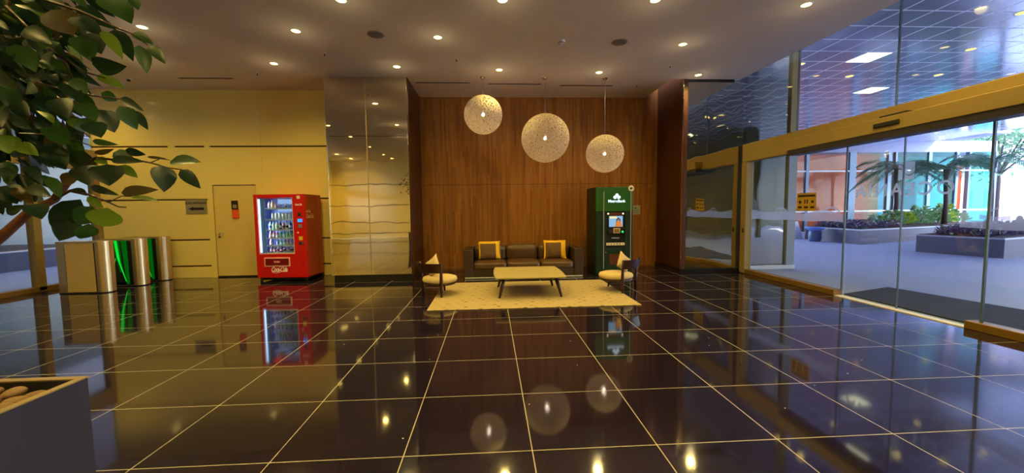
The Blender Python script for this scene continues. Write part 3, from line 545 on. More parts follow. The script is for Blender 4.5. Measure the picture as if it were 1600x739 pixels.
for y in (3.9, 1.9, -0.4, -2.6, -4.4):
    for x in (-7.4, -5.2, -3.0, -0.9, 1.5, 3.6, 5.0):
        if y > 1 and -2 < x < -1: continue
        downlight((x, y, ZC), 'warm round downlight behind the viewpoint, seen only in the mirrored pillar and floor', 'downlights behind the viewpoint')
        if x in (-7.4, -3.0, 1.5, 5.0): spot(x, y, ZC - 0.03, E_DL * 1.9)

def speaker(loc, label):
    t = thing('ceiling_speaker', label, 'ceiling speaker', loc, 0, 'round ceiling speakers')
    MB().lathe([(0.0, -0.006), (0.1, -0.006), (0.105, -0.002)], 28).build('grille', mat('speaker_grille', (120, 112, 106), 0.7, bump=.5, bscale=300), t); MB().lathe([(0.105, -0.003), (0.112, -0.01), (0.13, -0.008), (0.135, 0)], 28).build('rim', mat('speaker_rim', (150, 140, 134), 0.6), t)
speaker((-1.787, 6.518, ZC), 'round grey ceiling speaker in front of the mirrored pillar'); speaker((2.245, 6.696, ZC), 'round grey ceiling speaker beside the smoke detector')
t = thing('smoke_detector', 'small white domed smoke detector in the ceiling between downlight and speaker', 'smoke detector', (1.24, 6.673, ZC))
MB().lathe([(0.0, -0.055), (0.03, -0.052), (0.045, -0.035), (0.05, -0.03), (0.062, -0.02), (0.065, 0)], 24).build('housing', M['white'], t); MB().lathe([(0.046, -0.036), (0.052, -0.036), (0.052, -0.026), (0.046, -0.026)], 24).build('vent_ring', M['darktrack'], t)
for (x, y), lb in (((3.613, 7.719), 'tiny sprinkler head in the ceiling near the side wood wall corner'), ((-0.588, 7.49), 'tiny sprinkler head in the ceiling left of the highest pendant globe'), ((-2.905, 7.28), 'tiny sprinkler head in the ceiling in front of the mirrored pillar left edge'), ((-4.663, 8.316), 'tiny sprinkler head in the ceiling above the red vending machine'), ((3.411, 8.947), 'tiny sprinkler head in the ceiling right of the last slot vent')):
    t = thing('sprinkler_head', lb, 'sprinkler', (x, y, ZC), 0, 'sprinkler heads')
    MB().lathe([(0.0, -0.012), (0.022, -0.01), (0.03, 0)], 16).build('rose', M['white'], t); MB().tube([(0, 0, -0.01), (0, 0, -0.04)], 0.008).disc((0, 0, -0.043), 0.016, 'z', 12).build('nozzle', M['darktrack'], t)
t = thing('security_camera', 'small dark dome camera on the ceiling near the ficus leaf tips', 'camera', (-7.486, 8.712, ZC))
MB().lathe([(0.0, -0.02), (0.05, -0.018), (0.055, 0)], 20).build('base', M['white'], t); MB().sphere((0, 0, -0.025), 0.035, 2).build('dome', M['black'], t)
for (x0, x1, y, lb) in ((-1.6, -0.4, 8.845, 'long slot air vent in the ceiling beside the mirrored pillar'), (-0.01, 1.2, 8.905, 'long slot air vent in the ceiling between the first two pendant cords'), (1.62, 2.86, 8.99, 'long slot air vent in the ceiling above the lowest pendant globe'), (-6.45, -5.34, 8.645, 'long slot air vent in the ceiling above the cream door')):
    t = thing('slot_vent', lb, 'air vent', ((x0 + x1) / 2, y, ZC), 0, 'linear slot vents'); L = (x1 - x0) / 2
    MB().box(-L, L, -0.045, 0.045, -0.004, 0.0).build('frame', M['ceiling'], t); MB().box(-L + .01, L - .01, -0.03, -0.004, -0.006, -0.004).box(-L + .01, L - .01, 0.004, 0.03, -0.006, -0.004).build('slot', M['blackm'], t)

# pendants
def pendant(x, z, R, lb):
    t = thing('pendant_lamp', lb, 'pendant lamp', (x, 8.5, ZC), 0, 'three string globe pendants')
    MB().lathe([(0.0, -0.03), (0.03, -0.03), (0.055, -0.008), (0.06, 0)], 20).build('canopy', M['chrome'], t)
    MB().tube([(0, 0, -0.02), (0, 0, z - ZC + 0.07)], 0.004, 6).build('cord', M['greyk'], t)
    MB().tube([(0, 0, z - ZC + 0.03), (0, 0, z - ZC + 0.1)], 0.02, 12).build('socket', M['white'], t)
    MB().sphere((0, 0, z - ZC), 0.038, 3).build('bulb', M['bulb'], t)
    mb = MB(); mb.sphere((0, 0, 0), R, 5); g = mb.build('globe_shade', M['strand'], t, loc=(0, 0, z - ZC)); g.rotation_euler = (0.3 * x, 0.2, x)
    l = bpy.data.lights.new('pendant_glow', 'POINT'); l.energy = PEND_E * R / 0.45; l.color = (1.0, 0.80, 0.60); l.shadow_soft_size = 0.05
    o = bpy.data.objects.new('pendant_glow', l); COL.objects.link(o); o.location = (x, 8.5, z - 0.06)
PEND_E = 2.6
pendant(-0.119, 3.547, 0.41, 'smaller string globe pendant hanging highest, on the left of the three')
pendant(1.22, 3.049, 0.52, 'largest string globe pendant, hanging in the middle above the sofa')
pendant(2.536, 2.71, 0.41, 'string globe pendant hanging lowest, just above the green cash machine')
# ------------------------------------------------------------------ lounge
rg = MB().box(-0.98, 2.32, 5.79, 7.98, 0.001, 0.013, 0.004, seg=1).build('rug', M['rug'], label='large pale yellow rug with rows of brown flecks under the low table', cat='rug')

def soft_box(mb, x0, x1, y0, y1, z0, z1, r=0.05, puff=0.0, n=8, tilt=0.0):
    """cushion-like block: rounded edges, middle of each face swollen"""
    t = bmesh.new(); bmesh.ops.create_cube(t, size=2.0); bmesh.ops.subdivide_edges(t, edges=t.edges[:], cuts=n, use_grid_fill=True)
    hx, hy, hz = (x1 - x0) / 2, (y1 - y0) / 2, (z1 - z0) / 2
    rt = Matrix.Rotation(tilt, 3, 'X')
    for v in t.verts:
        u = v.co.copy(); p = Vector((u.x * hx, u.y * hy, u.z * hz))
        q = Vector((max(-hx + r, min(hx - r, p.x)), max(-hy + r, min(hy - r, p.y)), max(-hz + r, min(hz - r, p.z)))); d = p - q
        if d.length > 1e-9: p = q + d.normalized() * min(r, d.length)
        k = (1 - u.x * u.x) * (1 - u.y * u.y) * (1 - u.z ** 4) if abs(u.z) < .999 else (1 - u.x * u.x) * (1 - u.y * u.y)
        if abs(u.z) > .98: p.z += math.copysign(puff * (1 - u.x ** 4) * (1 - u.y ** 4), u.z)
        if abs(u.y) > .98: p.y += math.copysign(puff * .7 * (1 - u.x ** 4) * (1 - u.z ** 4), u.y)
        v.co = rt @ p + Vector(((x0 + x1) / 2, (y0 + y1) / 2, (z0 + z1) / 2))
    for f in t.faces: f.smooth = True
    mb.merge(t); return mb

s = thing('sofa', 'low three-seat brown leather sofa against the wood wall behind the low table', 'sofa', (0.725, 8.46, 0))
MB().box(-1.12, 1.12, 0.0, 0.9, 0.008, 0.2, 0.01).build('base', M['leatherd'], s)
for sg in (-1, 1): MB().box(*( (-1.32, -1.122) if sg < 0 else (1.122, 1.32)), -0.015, 0.92, 0.008, 0.632, 0.018, seg=3).build('armrest', M['leatherd'], s)
soft_box(MB(), -1.12, 1.12, 0.74, 0.92, 0.2, 0.66, 0.04).build('back_frame', M['leatherd'], s)
for i in range(3):
    a = -1.12 + i * 0.7467; soft_box(MB(), a + .004, a + .742, -0.01, 0.76, 0.185, 0.355, 0.045, 0.022).build('seat_cushion', M['leather'], s)
    soft_box(MB(), a + .01, a + .736, 0.50, 0.74, 0.34, 0.675, 0.06, 0.03, tilt=0.12).build('back_cushion', M['leather'], s)
MB().box(-1.3, 1.3, -0.04, -0.016, 0.006, 0.036, 0.004, seg=1).build('front_rail', M['plate'], s)
for x in (-1.15, 1.15):
    for y in (0.08, 0.82): MB().box(x - .03, x + .03, y - .03, y + .03, 0, 0.035).build('foot', M['black'], s)

def scatter_cushion(name, lb, x, y, z, rz, tilt, flip=1, creases=0.0):
    t = thing(name, lb, 'cushion', (x, y, z), rz, 'brown cushions edged in yellow on the sofa')
    t.rotation_euler.x = tilt
    mb = MB(); n = 14; grid = {}
    def P(u, v, sgn):
        k = (max(0, (1 - abs(u) ** 2.6)) * max(0, (1 - abs(v) ** 2.6))) ** 0.55
        pin = 1 - 0.06 * (abs(u) ** 1.5) * (1 - abs(v)) * 0 ; wob = 1 - 0.055 * (1 - u * u) * (abs(v) > .99) - 0.0
        return Vector((0.215 * u * (1 - 0.05 * (1 - v * v)), sgn * (0.085 * k + creases * 0.006 * math.sin(9 * u + 4 * v)), 0.215 + 0.215 * v * (1 - 0.05 * (1 - u * u))))
    for sgn in (-1, 1):
        for i in range(n + 1):
            for j in range(n + 1): grid[(i, j, sgn)] = mb.bm.verts.new(P(-1 + 2 * i / n, -1 + 2 * j / n, sgn))
        for i in range(n):
            for j in range(n):
                yellow = (i >= n - 3 if flip > 0 else i < 3) or j >= n - 2 or (i < 1 if flip > 0 else i >= n - 1)
                mb.mi = 1 if yellow else 0
                f = mb._face([grid[(i, j, sgn)], grid[(i + 1, j, sgn)], grid[(i + 1, j + 1, sgn)], grid[(i, j + 1, sgn)]]); f.smooth = True
    bmesh.ops.remove_doubles(mb.bm, verts=mb.bm.verts, dist=0.0008)
    mb.mi = 0; body = mb.build('cover', [M['cush'], M['yellow']], t); body.scale.x = 1.2
    return t
scatter_cushion('cushion', 'brown cushion with yellow edging standing at the left end of the sofa', -0.03, 8.80, 0.375, 0.1, -0.22)
scatter_cushion('cushion', 'creased brown cushion with yellow edging standing at the right end of the sofa', 1.47, 8.80, 0.375, -0.08, -0.25, 1, 1.0)

t = thing('coffee_table', 'low table with pale bowed top and dark splayed legs on the flecked rug', 'table', (0.66, 6.95, 0.013))
pts = []
def bow(x0, y0, x1, y1, b, n=8):
    dx, dy = x1 - x0, y1 - y0; L = math.hypot(dx, dy)
    for i in range(n): u = i / n; k = 4 * u * (1 - u) * b; pts.append((x0 + dx * u + dy / L * k, y0 + dy * u - dx / L * k))
bow(-0.59, -0.6, 0.59, -0.6, 0.012); bow(0.59, -0.6, 0.59, 0.6, 0.03); bow(0.59, 0.6, -0.59, 0.6, 0.012); bow(-0.59, 0.6, -0.59, -0.6, 0.03)
tp = MB().prism(pts, 0.343, 0.37).build('table_top', M['tabletop'], t)
bv = tp.modifiers.new('edge', 'BEVEL'); bv.width = 0.008; bv.segments = 3
MB().extr([(-0.5, -0.46, 0.343), (0.5, -0.46, 0.343), (0.5, -0.46, 0.325), (0.38, -0.46, 0.31), (0.28, -0.46, 0.30), (-0.28, -0.46, 0.30), (-0.38, -0.46, 0.31), (-0.5, -0.46, 0.325)], (0, 0.022, 0)).extr([(-0.5, 0.44, 0.343), (0.5, 0.44, 0.343), (0.5, 0.44, 0.305), (-0.5, 0.44, 0.305)], (0, 0.022, 0)).box(-0.5, -0.478, -0.46, 0.46, 0.305, 0.343).box(0.478, 0.5, -0.46, 0.46, 0.305, 0.343).build('apron', M['darkwood'], t)
for sx in (-1, 1):
    for sy in (-1, 1):
        MB().tube([(0.44 * sx, 0.42 * sy, 0.343), (0.485 * sx, 0.455 * sy, 0.18), (0.53 * sx, 0.485 * sy, 0.0)], [0.036, 0.03, 0.019], 10).build('leg', M['darkwood'], t)

def lounge_chair(lb, cx, cy, A, B, Fr, pillow, mirror_=1, lb_p=''):
    t = thing('lounge_chair', lb, 'chair', (cx, cy, 0.0), 0, 'round-seated lounge chairs')
    L = lambda p: (p[0] - cx, p[1] - cy)
    a, b, f = L(A), L(B), L(Fr)
    MB().lathe([(0.0, 0.2), (0.27, 0.2), (0.292, 0.215), (0.292, 0.235), (0.0, 0.235)], 40).build('seat_frame', M['darkwood'], t)
    MB().lathe([(0.0, 0.233), (0.25, 0.233), (0.296, 0.25), (0.31, 0.285), (0.295, 0.325), (0.24, 0.342), (0.1, 0.349), (0.0, 0.35)], 40).build('seat_cushion', M['cream_f'], t)
    for p in (a, b):
        inn = Vector((p[0], p[1])).normalized()
        MB().tube([(p[0], p[1], 0.012 if p is not b or True else 0), (p[0] * .99, p[1] * .99, 0.22), (p[0] * 1.03, p[1] * 1.03, 0.42), (p[0] * 1.1, p[1] * 1.1, 0.6)], [0.02, 0.03, 0.026, 0.02], 8).build('rear_leg', M['darkwood'], t)
    MB().tube([(f[0] * .62, f[1] * .62, 0.215), (f[0] * .78, f[1] * .78, 0.012)], [0.028, 0.018], 8).build('front_leg', M['darkwood'], t)
    # curved backrest panel between the two rear legs
    n = 10; o_ = []; i_ = []
    aa = math.atan2(a[1], a[0]); ab = math.atan2(b[1], b[0]); da = (ab - aa + PI) % (2 * PI) - PI
    ra = math.hypot(*a) * 1.06; rb = math.hypot(*b) * 1.06
    mb = MB(); rows = []
    for k in range(n + 1):
        u = k / n; th = aa + da * u; r = ra + (rb - ra) * u; rows.append((math.cos(th), math.sin(th), r))
    V = {}
    for k, (c_, s_, r) in enumerate(rows):
        for m_, (dr, z) in enumerate(((0.0, 0.44), (0.04, 0.605), (0.062, 0.605), (0.022, 0.44))): V[k, m_] = mb.bm.verts.new((c_ * (r + dr - .01), s_ * (r + dr - .01), z))
    for k in range(n):
        for m_ in range(4): fc = mb._face([V[k, m_], V[k + 1, m_], V[k + 1, (m_ + 1) % 4], V[k, (m_ + 1) % 4]])
    mb._face([V[0, i] for i in range(4)]); mb._face([V[n, i] for i in range(4)])
    mb.build('backrest', M['darkwood'], t)
    # diamond-standing pillow resting against the backrest
    px, py, prz, tilt = pillow
    q = thing('cushion', lb_p, 'cushion', (cx + px, cy + py, 0.335), prz, 'cream cushions on the lounge chairs'); q.rotation_euler.x = tilt
    mb = MB(); n = 10; g = {}
    for sgn in (-1, 1):
        for i in range(n + 1):
            for j in range(n + 1):
                u, v = -1 + 2 * i / n, -1 + 2 * j / n; k = ((1 - u * u) * (1 - v * v)) ** .6
                x, z = 0.17 * u * (1 - .12 * (1 - v * v)), 0.17 * v * (1 - .12 * (1 - u * u))
                an = mirror_ * 0.62; X = x * math.cos(an) - z * math.sin(an); Z = x * math.sin(an) + z * math.cos(an)
                g[i, j, sgn] = mb.bm.verts.new((X, sgn * 0.065 * k, Z + 0.185))
        for i in range(n):
            for j in range(n): mb._face([g[i, j, sgn], g[i + 1, j, sgn], g[i + 1, j + 1, sgn], g[i, j + 1, sgn]]).smooth = True
    bmesh.ops.remove_doubles(mb.bm, verts=mb.bm.verts, dist=0.0008); mb.build('cover', M['cream_f'], q)
lounge_chair('round-seated lounge chair left of the low table, its dark curved back to the camera', -0.92, 6.93, (-0.861, 6.634), (-1.25, 7.02), (-0.862, 7.30), (-0.13, -0.06, math.radians(-42), -0.18), 1, 'cream cushion propped in the lounge chair on the left of the rug')
lounge_chair('round-seated lounge chair right of the low table, in front of the cash machine', 2.28, 6.93, (2.30, 6.62), (2.66, 6.95), (2.235, 7.36), (0.16, -0.04, math.radians(38), -0.18), -1, 'cream cushion propped in the lounge chair on the right by the cash machine')

# ------------------------------------------------------------------ cash machine
t = thing('cash_machine', 'tall dark green bank cash machine with glowing white logo beside the sofa', 'cash machine', (2.775, 8.57, 0))
W_ = 0.43
mb = MB(); mb.box(-W_, W_, 0.02, 0.78, 0.0, 1.99, 0.02, seg=3); mb.build('cabinet', M['agreend'], t)
mb = MB(); mb.box(-W_ + .01, W_ - .01, -0.02, 0.03, 1.44, 1.98, 0.012).build('header_panel', M['agreen'], t)
MB().box(-W_ + .01, -0.19, -0.02, 0.03, 0.03, 1.435, 0.006, seg=1).box(0.25, W_ - .01, -0.02, 0.03, 0.03, 1.435, 0.006, seg=1).box(-0.19, 0.25, -0.02, 0.03, 0.03, 0.62, 0.004, seg=1).build('front_panel', M['agreend'], t)
fa = MB().box(-0.19, 0.25, 0.0, 0.03, 0.62, 1.435).build('fascia', M['ablk'], t)
MB().box(-0.16, 0.225, -0.012, 0.0, 1.345, 1.41, 0.005, seg=1).build('lamp_bar', M['brownp'], fa)
for x in (-0.14, 0.2): MB().sphere((x, -0.015, 1.39), 0.017, 2).build('lamp', M['warmbulb'], fa)
sc_ = MB().box(-0.115, 0.195, -0.008, 0.0, 1.095, 1.335).build('screen', M['screen'], fa)
MB().box(-0.10, 0.06, -0.0095, -0.008, 1.28, 1.33).build('screen_banner', M['cream_e'], sc_)
hm = MB(); hm.disc((0.095, -0.0105, 1.265), 0.034, 'y', 16, 0.0012); hm.extr([(0.05, -0.0105, 1.27), (0.14, -0.0105, 1.27), (0.15, -0.0105, 1.18), (0.125, -0.0105, 1.2), (0.125, -0.0105, 1.26), (0.065, -0.0105, 1.26), (0.065, -0.0105, 1.2), (0.04, -0.0105, 1.17)], (0, .001, 0)); hm.build('portrait_hair', M['hair_e'], sc_)
hm = MB(); hm.disc((0.095, -0.012, 1.255), 0.022, 'y', 16, 0.001); hm.build('portrait_face', M['skin_e'], sc_)
MB().extr([(0.07, -0.0115, 1.225), (0.12, -0.0115, 1.225), (0.16, -0.0115, 1.19), (0.18, -0.0115, 1.097), (0.02, -0.0115, 1.097), (0.035, -0.0115, 1.19)], (0, .001, 0)).build('portrait_blouse', M['orange_e'], sc_)
kb = MB(); kb.box(-0.155, 0.225, -0.06, 0.0, 0.93, 1.07, 0.006, seg=1); kb.build('keypad_console', M['ablk'], fa)
MB().box(-0.035, 0.115, -0.068, -0.06, 0.955, 1.065, 0.003, seg=1).build('card_reader_frame', M['strip'], fa); MB().box(-0.022, 0.10, -0.071, -0.068, 0.968, 1.052).build('card_reader', M['amberglow'], fa)
MB().disc((0.175, -0.068, 0.985), 0.022, 'y', depth=0.008).build('status_light', M['greenled'], fa)
MB().box(-0.13, -0.05, -0.066, -0.06, 0.96, 1.03).build('keypad', M['darktrack'], fa)
MB().box(-0.06, 0.12, -0.02, 0.0, 0.83, 0.855, 0.003, seg=1).build('note_slot', M['plate'], fa)
st = MB().box(-0.178, 0.245, -0.012, 0.0, 0.675, 0.735, 0.003, seg=1).build('service_strip', M['strip'], fa)
for i in range(6): MB().disc((-0.135 + i * .068, -0.0135, 0.705), 0.013, 'y', 12, 0.001).build('network_mark', M['ink' if i in (1, 3) else ('orange_p' if i in (0, 5) else 'darktrack')], st)
MB().box(-0.105, 0.25, -0.024, -0.02, 0.24, 0.48, 0.003, seg=1).build('lower_brown_area', M['brownp'], t)  # flat brown rectangle low on the front
MB().disc((-0.19, -0.024, 0.52), 0.012, 'y', 12, 0.004).build('lock', M['plate'], t)
for x in (-0.245, 0.372): MB().box(x - .009, x + .009, -0.032, -0.02, 0.14, 1.89, 0.003, seg=1).build('edge_trim', M['plate'], t, label='slim silver upright trim')
# three-petal logo and word
lg = MB()
def petal(cx, cz, ang, s_=1.0):
    pts = []
    for k in range(15):
        a = math.radians(-140 + 280 * k / 14); pts.append((0.036 * s_ * math.sin(a), 0.036 * s_ * math.cos(a) + 0.005))
    pts.append((0.0, -0.034 * s_)) if False else pts.extend([(-0.012, -0.038 * s_), (0.012, -0.038 * s_)][::-1])
    ca, sa = math.cos(ang), math.sin(ang)
    return [(cx + x * ca - z * sa, -0.024, cz + x * sa + z * ca) for x, z in pts]
for (cx, cz, an) in ((0.055, 1.80, 0), (0.012, 1.753, 0.75), (0.098, 1.753, -0.75)): lg.extr(petal(cx, cz, an), (0, 0.004, 0))
lg.build('logo_emblem', M['logo'], t, label='glowing white three-petal emblem')
text('logo_lettering', 'MetroBank', 0.088, (0.05, -0.022, 1.668), (PI / 2, 0, 0), M['logo'], t, bold=0.0015, extrude=0.003, sx=0.98)
MB().lathe([(0.026, -0.0), (0.03, 0.014), (0.052, 0.016), (0.066, 0.008), (0.066, 0.0)], 28).build('camera_ring', M['strip'], t, loc=(0.374, -0.02, 1.948)).rotation_euler.x = PI / 2
MB().sphere((0.374, -0.022, 1.948), 0.028, 3, (1, .6, 1)).build('camera_lens', M['black'], t)
s = thing('wall_notice', 'small silver notice plate on the wood wall just right of the cash machine', 'notice', (3.816, 9.947, 1.461))
MB().box(-0.095, 0.095, -0.008, 0, -0.118, 0.118, 0.003, seg=1).build('plate', M['plate'], s)
ic = MB(); ic.disc((-0.03, -0.0095, 0.05), 0.02, 'y', 12, 0.0015); ic.box(-0.08, 0.08, -0.0095, -0.008, -0.016, -0.006); ic.box(-0.07, 0.03, -0.0095, -0.008, -0.075, -0.067); ic.box(-0.07, 0.05, -0.0095, -0.008, -0.05, -0.043); ic.build('print', M['ink'], s)

# ------------------------------------------------------------------ vending machine
VX, VY = -4.0, 8.62
t = thing('vending_machine', 'red glass-front drinks vending machine between the cream door and the mirrored pillar', 'vending machine', (VX, VY, 0), math.radians(-3))
VM = t
# local x from -1.1 (left) to 0 (right), y 0 (front) to 0.72
mb = MB()
mb.box(-1.1, 0, 0.5, 0.72, 0.09, 1.9, 0.008, seg=1); mb.box(-1.1, -1.02, 0.0, 0.5, 0.09, 1.9, 0.008, seg=2); mb.box(-0.27, 0.0, 0.0, 0.5, 0.09, 1.9, 0.008, seg=2)
mb.box(-1.03, -0.26, 0.0, 0.5, 1.825, 1.9, 0.008, seg=2); mb.box(-1.03, -0.26, 0.0, 0.5, 0.09, 0.615, 0.008, seg=2)
mb.build('cabinet', M['red'], t)
MB().box(-1.02, -1.015, 0.02, 0.5, 0.62, 1.82).box(-1.02, -0.27, 0.49, 0.498, 0.62, 1.82).box(-0.275, -0.27, 0.02, 0.5, 0.62, 1.82).box(-1.02, -0.27, 0.02, 0.5, 0.616, 0.622).build('interior_liner', M['vin'], t)
MB().box(-1.015, -0.985, 0.015, 0.05, 0.64, 1.8, 0.004, seg=1).build('light_tube', M['led'], t); MB().box(-0.985, -0.89, 0.03, 0.05, 0.63, 1.815).build('lit_side_panel', mat('lit_side_panel_blue', (110, 150, 220), 0.3, 0.2), t)
MB().box(-0.86, -0.28, 0.47, 0.488, 1.70, 1.81).box(-0.86, -0.28, 0.47, 0.488, 1.53, 1.60).build('backlight_panel', M['led2'], t)
SH = [0.64, 0.79, 0.955, 1.135, 1.36, 1.60]
for z in SH: MB().box(-0.88, -0.275, 0.06, 0.48, z - 0.014, z, 0.0).box(-0.88, -0.275, 0.045, 0.06, z - 0.022, z + 0.008).build('shelf', M['vshelf'], t)
MB().box(-1.02, -0.27, 0.003, 0.009, 0.615, 1.825).build('glass_front', M['glass'], t)
MB().box(-1.03, -1.016, -0.004, 0.004, 0.605, 1.835, 0.002, seg=1).box(-0.274, -0.262, -0.004, 0.004, 0.605, 1.835, 0.002, seg=1).box(-1.016, -0.274, -0.004, 0.004, 0.605, 0.625, 0.002, seg=1).build('window_trim', M['pinkf'], t)
fl_ = MB().box(-0.93, -0.37, -0.012, 0.0, 0.335, 0.535, 0.01, seg=2).build('flap_frame', M['pinkf'], t); fp = MB().box(-0.905, -0.395, -0.016, -0.010, 0.36, 0.51, 0.004, seg=1).build('delivery_flap', M['redd'], t)
text('flap_lettering', 'PUSH', 0.052, (-0.65, -0.018, 0.435), (PI / 2, 0, 0), M['pinkf'], fp, bold=.002)
def script(par, x, z, sz, rot=(PI / 2, 0, 0), y=-0.002, col='white_t', sx=0.62):
    o = text('script_lettering', 'Coca-Cola', sz, (x, y, z), rot, M[col], par, bold=0.003 * sz / 0.1, spacing=0.86, sx=sx, shear=0.35); return o
script(t, -0.62, 0.265, 0.15, sx=.62); script(t, -0.135, 1.675, 0.06, sx=.65)
# flowing tail strokes under and over the script
for (x, z, k) in ((-0.62, 0.265, 1.0), ):
    pts = [(x - .15 + .26 * u, -0.003, z - .055 * k - .018 * math.sin(u * 5)) for u in [i / 12 for i in range(13)]]; MB().tube(pts, 0.0045, 6).build('script_tail', M['white_t'], t)
    pts = [(x + .0 + .13 * u, -0.003, z + .052 * k + .02 * math.sin(u * 3.1)) for u in [i / 10 for i in range(11)]]; MB().tube(pts, 0.0045, 6).build('script_flourish', M['white_t'], t)
MB().box(-0.165, -0.095, -0.004, 0, 1.80, 1.865).build('sticker', M['strip'], t)
MB().box(-0.155, -0.085, -0.012, 0, 1.425, 1.50, 0.004, seg=1).build('note_reader', M['blackm'], t)
MB().box(-0.165, -0.065, -0.01, 0, 1.295, 1.365, 0.004, seg=1).build('display', M['lcd'], t)
MB().box(-0.155, -0.075, -0.01, 0, 1.175, 1.245, 0.004, seg=1).build('keypad', M['greyk'], t)
MB().disc((-0.17, -0.008, 1.07), 0.018, 'y', 14, 0.008).build('coin_knob', M['strip'], t)
MB().box(-0.155, -0.075, -0.004, 0, 0.905, 0.985).build('yellow_sticker', M['yel'], t)
MB().box(-0.155, -0.05, -0.01, 0, 0.805, 0.865, 0.006, seg=1).build('coin_return', M['blackm'], t); MB().box(-0.10, -0.06, -0.016, -0.01, 0.82, 0.85, 0.003, seg=1).build('coin_return_lip', M['chrome'], t)
MB().disc((-0.09, -0.006, 0.375), 0.02, 'y', 14, 0.006).build('door_lock', M['redd'], t)
script(t, 0.003, 1.42, 0.13, (PI / 2, 0, PI / 2), 0.19, 'pinkf'); script(t, 0.003, 1.53, 0.08, (PI / 2, 0, PI / 2), 0.13, 'pinkf')
MB().box(-1.04, -0.06, 0.08, 0.66, 0.03, 0.09).build('base_skirt', M['blackm'], t)
for x in (-1.05, -0.06):
    for y in (0.06, 0.64): MB().tube([(x, y, 0.0), (x, y, 0.1)], 0.025, 12).build('foot', M['darktrack'], t)
# bottles and cans inside, each a thing of its own
vR = Matrix.Rotation(math.radians(-3), 3, 'Z')
def vpos(x, y, z): p = vR @ Vector((x, y, 0)); return (VX + p.x, VY + p.y, z)
bcol = {n: mat('bottle_' + n, c, 0.25, var=.03) for n, c in dict(clear=(196, 214, 226), cola=(48, 18, 16), green=(120, 190, 150), pink=(216, 130, 160), blue=(40, 90, 220), mint=(150, 214, 190), lilac=(180, 150, 214), cream=(226, 214, 180)).items()}
capm = {n: mat('cap_' + n, c, 0.4) for n, c in dict(red=(190, 30, 40), white=(235, 235, 240), blue=(50, 90, 210), green=(40, 150, 90)).items()}
def bottle(h, r, body, cap, label_col, first={}):
    key = (h, r, body, cap, label_col)
    if key in first: return copy_tree(first[key])
    b = thing('drink_bottle', 'x', 'bottle')
    MB().lathe([(0, 0), (r * .9, 0.0), (r, .008), (r, h * .58), (r * .75, h * .72), (r * .38, h * .86), (r * .38, h * .92), (0, h * .92)], 14).build('bottle_body', bcol[body], b)
    MB().lathe([(r * .45, h * .9), (r * .45, h), (0, h)], 12).build('cap', capm[cap], b)
    MB().lathe([(r + .001, h * .22), (r + .001, h * .5)], 14).build('wrap_label', bcol[label_col], b)
    first[key] = b; return b
def can(h, r, body, first={}):
    if (h, r, body) in first: return copy_tree(first[(h, r, body)])
    b = thing('drink_can', 'x', 'can')
    MB().lathe([(0, 0), (r * .8, 0), (r, .01), (r, h * .88), (r * .8, h * .97), (r * .78, h)], 14).build('can_body', bcol[body], b)
    MB().lathe([(0, h * .985), (r * .78, h * .985)], 14).build('can_lid', M['chrome'], b)
    first[(h, r, body)] = b; return b
rows = [
 (0, [('b', .13, .027, c, 'red', l) for c, l in (('cola', 'pink'), ('cola', 'pink'), ('pink', 'cola'), ('cola', 'pink'), ('lilac', 'cola'), ('lilac', 'cream'), ('lilac', 'cola'), ('clear', 'lilac'))], 'bottom'),
 (1, [('b', .13, .027, c, 'white', l) if c else None for c, l in (('pink', 'clear'), (None, 0), ('clear', 'blue'), ('mint', 'clear'), ('green', 'clear'), ('pink', 'mint'), ('lilac', 'clear'), ('clear', 'blue'))], 'fifth'),
 (2, [('b', .145, .029, c, k, l) for c, k, l in (('pink', 'white', 'clear'), ('pink', 'red', 'clear'), ('pink', 'white', 'clear'), ('green', 'white', 'mint'), ('mint', 'green', 'clear'), ('mint', 'white', 'green'), ('mint', 'green', 'clear'), ('pink', 'white', 'lilac'))], 'fourth'),
 (3, [('b', .18, .03, c, k, l) for c, k, l in (('clear', 'white', 'blue'), ('mint', 'green', 'cream'), ('cream', 'green', 'mint'), ('cola', 'red', 'clear'), ('pink', 'white', 'cola'), ('clear', 'red', 'cola'), ('blue', 'blue', 'clear'), ('blue', 'blue', 'blue'))], 'third'),
 (4, [None] + [('c', .14, .027, 'clear')] * 7, 'second'),
 (5, [('b', .15, .024, 'clear', 'white', 'lilac'), ('b', .17, .03, 'cream', 'white', 'cream'), ('b', .13, .024, 'clear', 'blue', 'pink'), None, None, ('b', .11, .024, 'clear', 'white', 'blue'), None, None], 'top')]
for si, items, nm in rows:
    for i, it in enumerate(items):
        if not it: continue
        x = -0.835 + i * 0.0735
        if it[0] == 'b':
            b = bottle(*it[1:]); lb = '%s bottle with %s cap, %s from left on the %s vending shelf' % (dict(cola='dark brown', mint='mint green', clear='clear').get(it[3], it[3]), it[4], ('first', 'second', 'third', 'fourth', 'fifth', 'sixth', 'seventh', 'eighth')[i], nm); b['category'] = 'bottle'
        else:
            b = can(*it[1:]); lb = 'pale slim can, %s in the row of the second vending shelf' % ('first', 'first', 'second', 'third', 'fourth', 'fifth', 'sixth', 'seventh')[i]; b['category'] = 'can'
        b['label'] = lb; b['group'] = 'drinks on the %s vending shelf' % nm; b.location = vpos(x, 0.12, SH[si])
l = bpy.data.lights.new('vending_lamp', 'AREA'); l.shape = 'RECTANGLE'; l.size = 0.03; l.size_y = 1.1; l.energy = 30; l.color = (.7, .82, 1)
o = bpy.data.objects.new('vending_lamp', l); COL.objects.link(o); o.location = vpos(-0.93, 0.05, 1.22); o.rotation_euler = (PI / 2, 0, math.radians(-60))

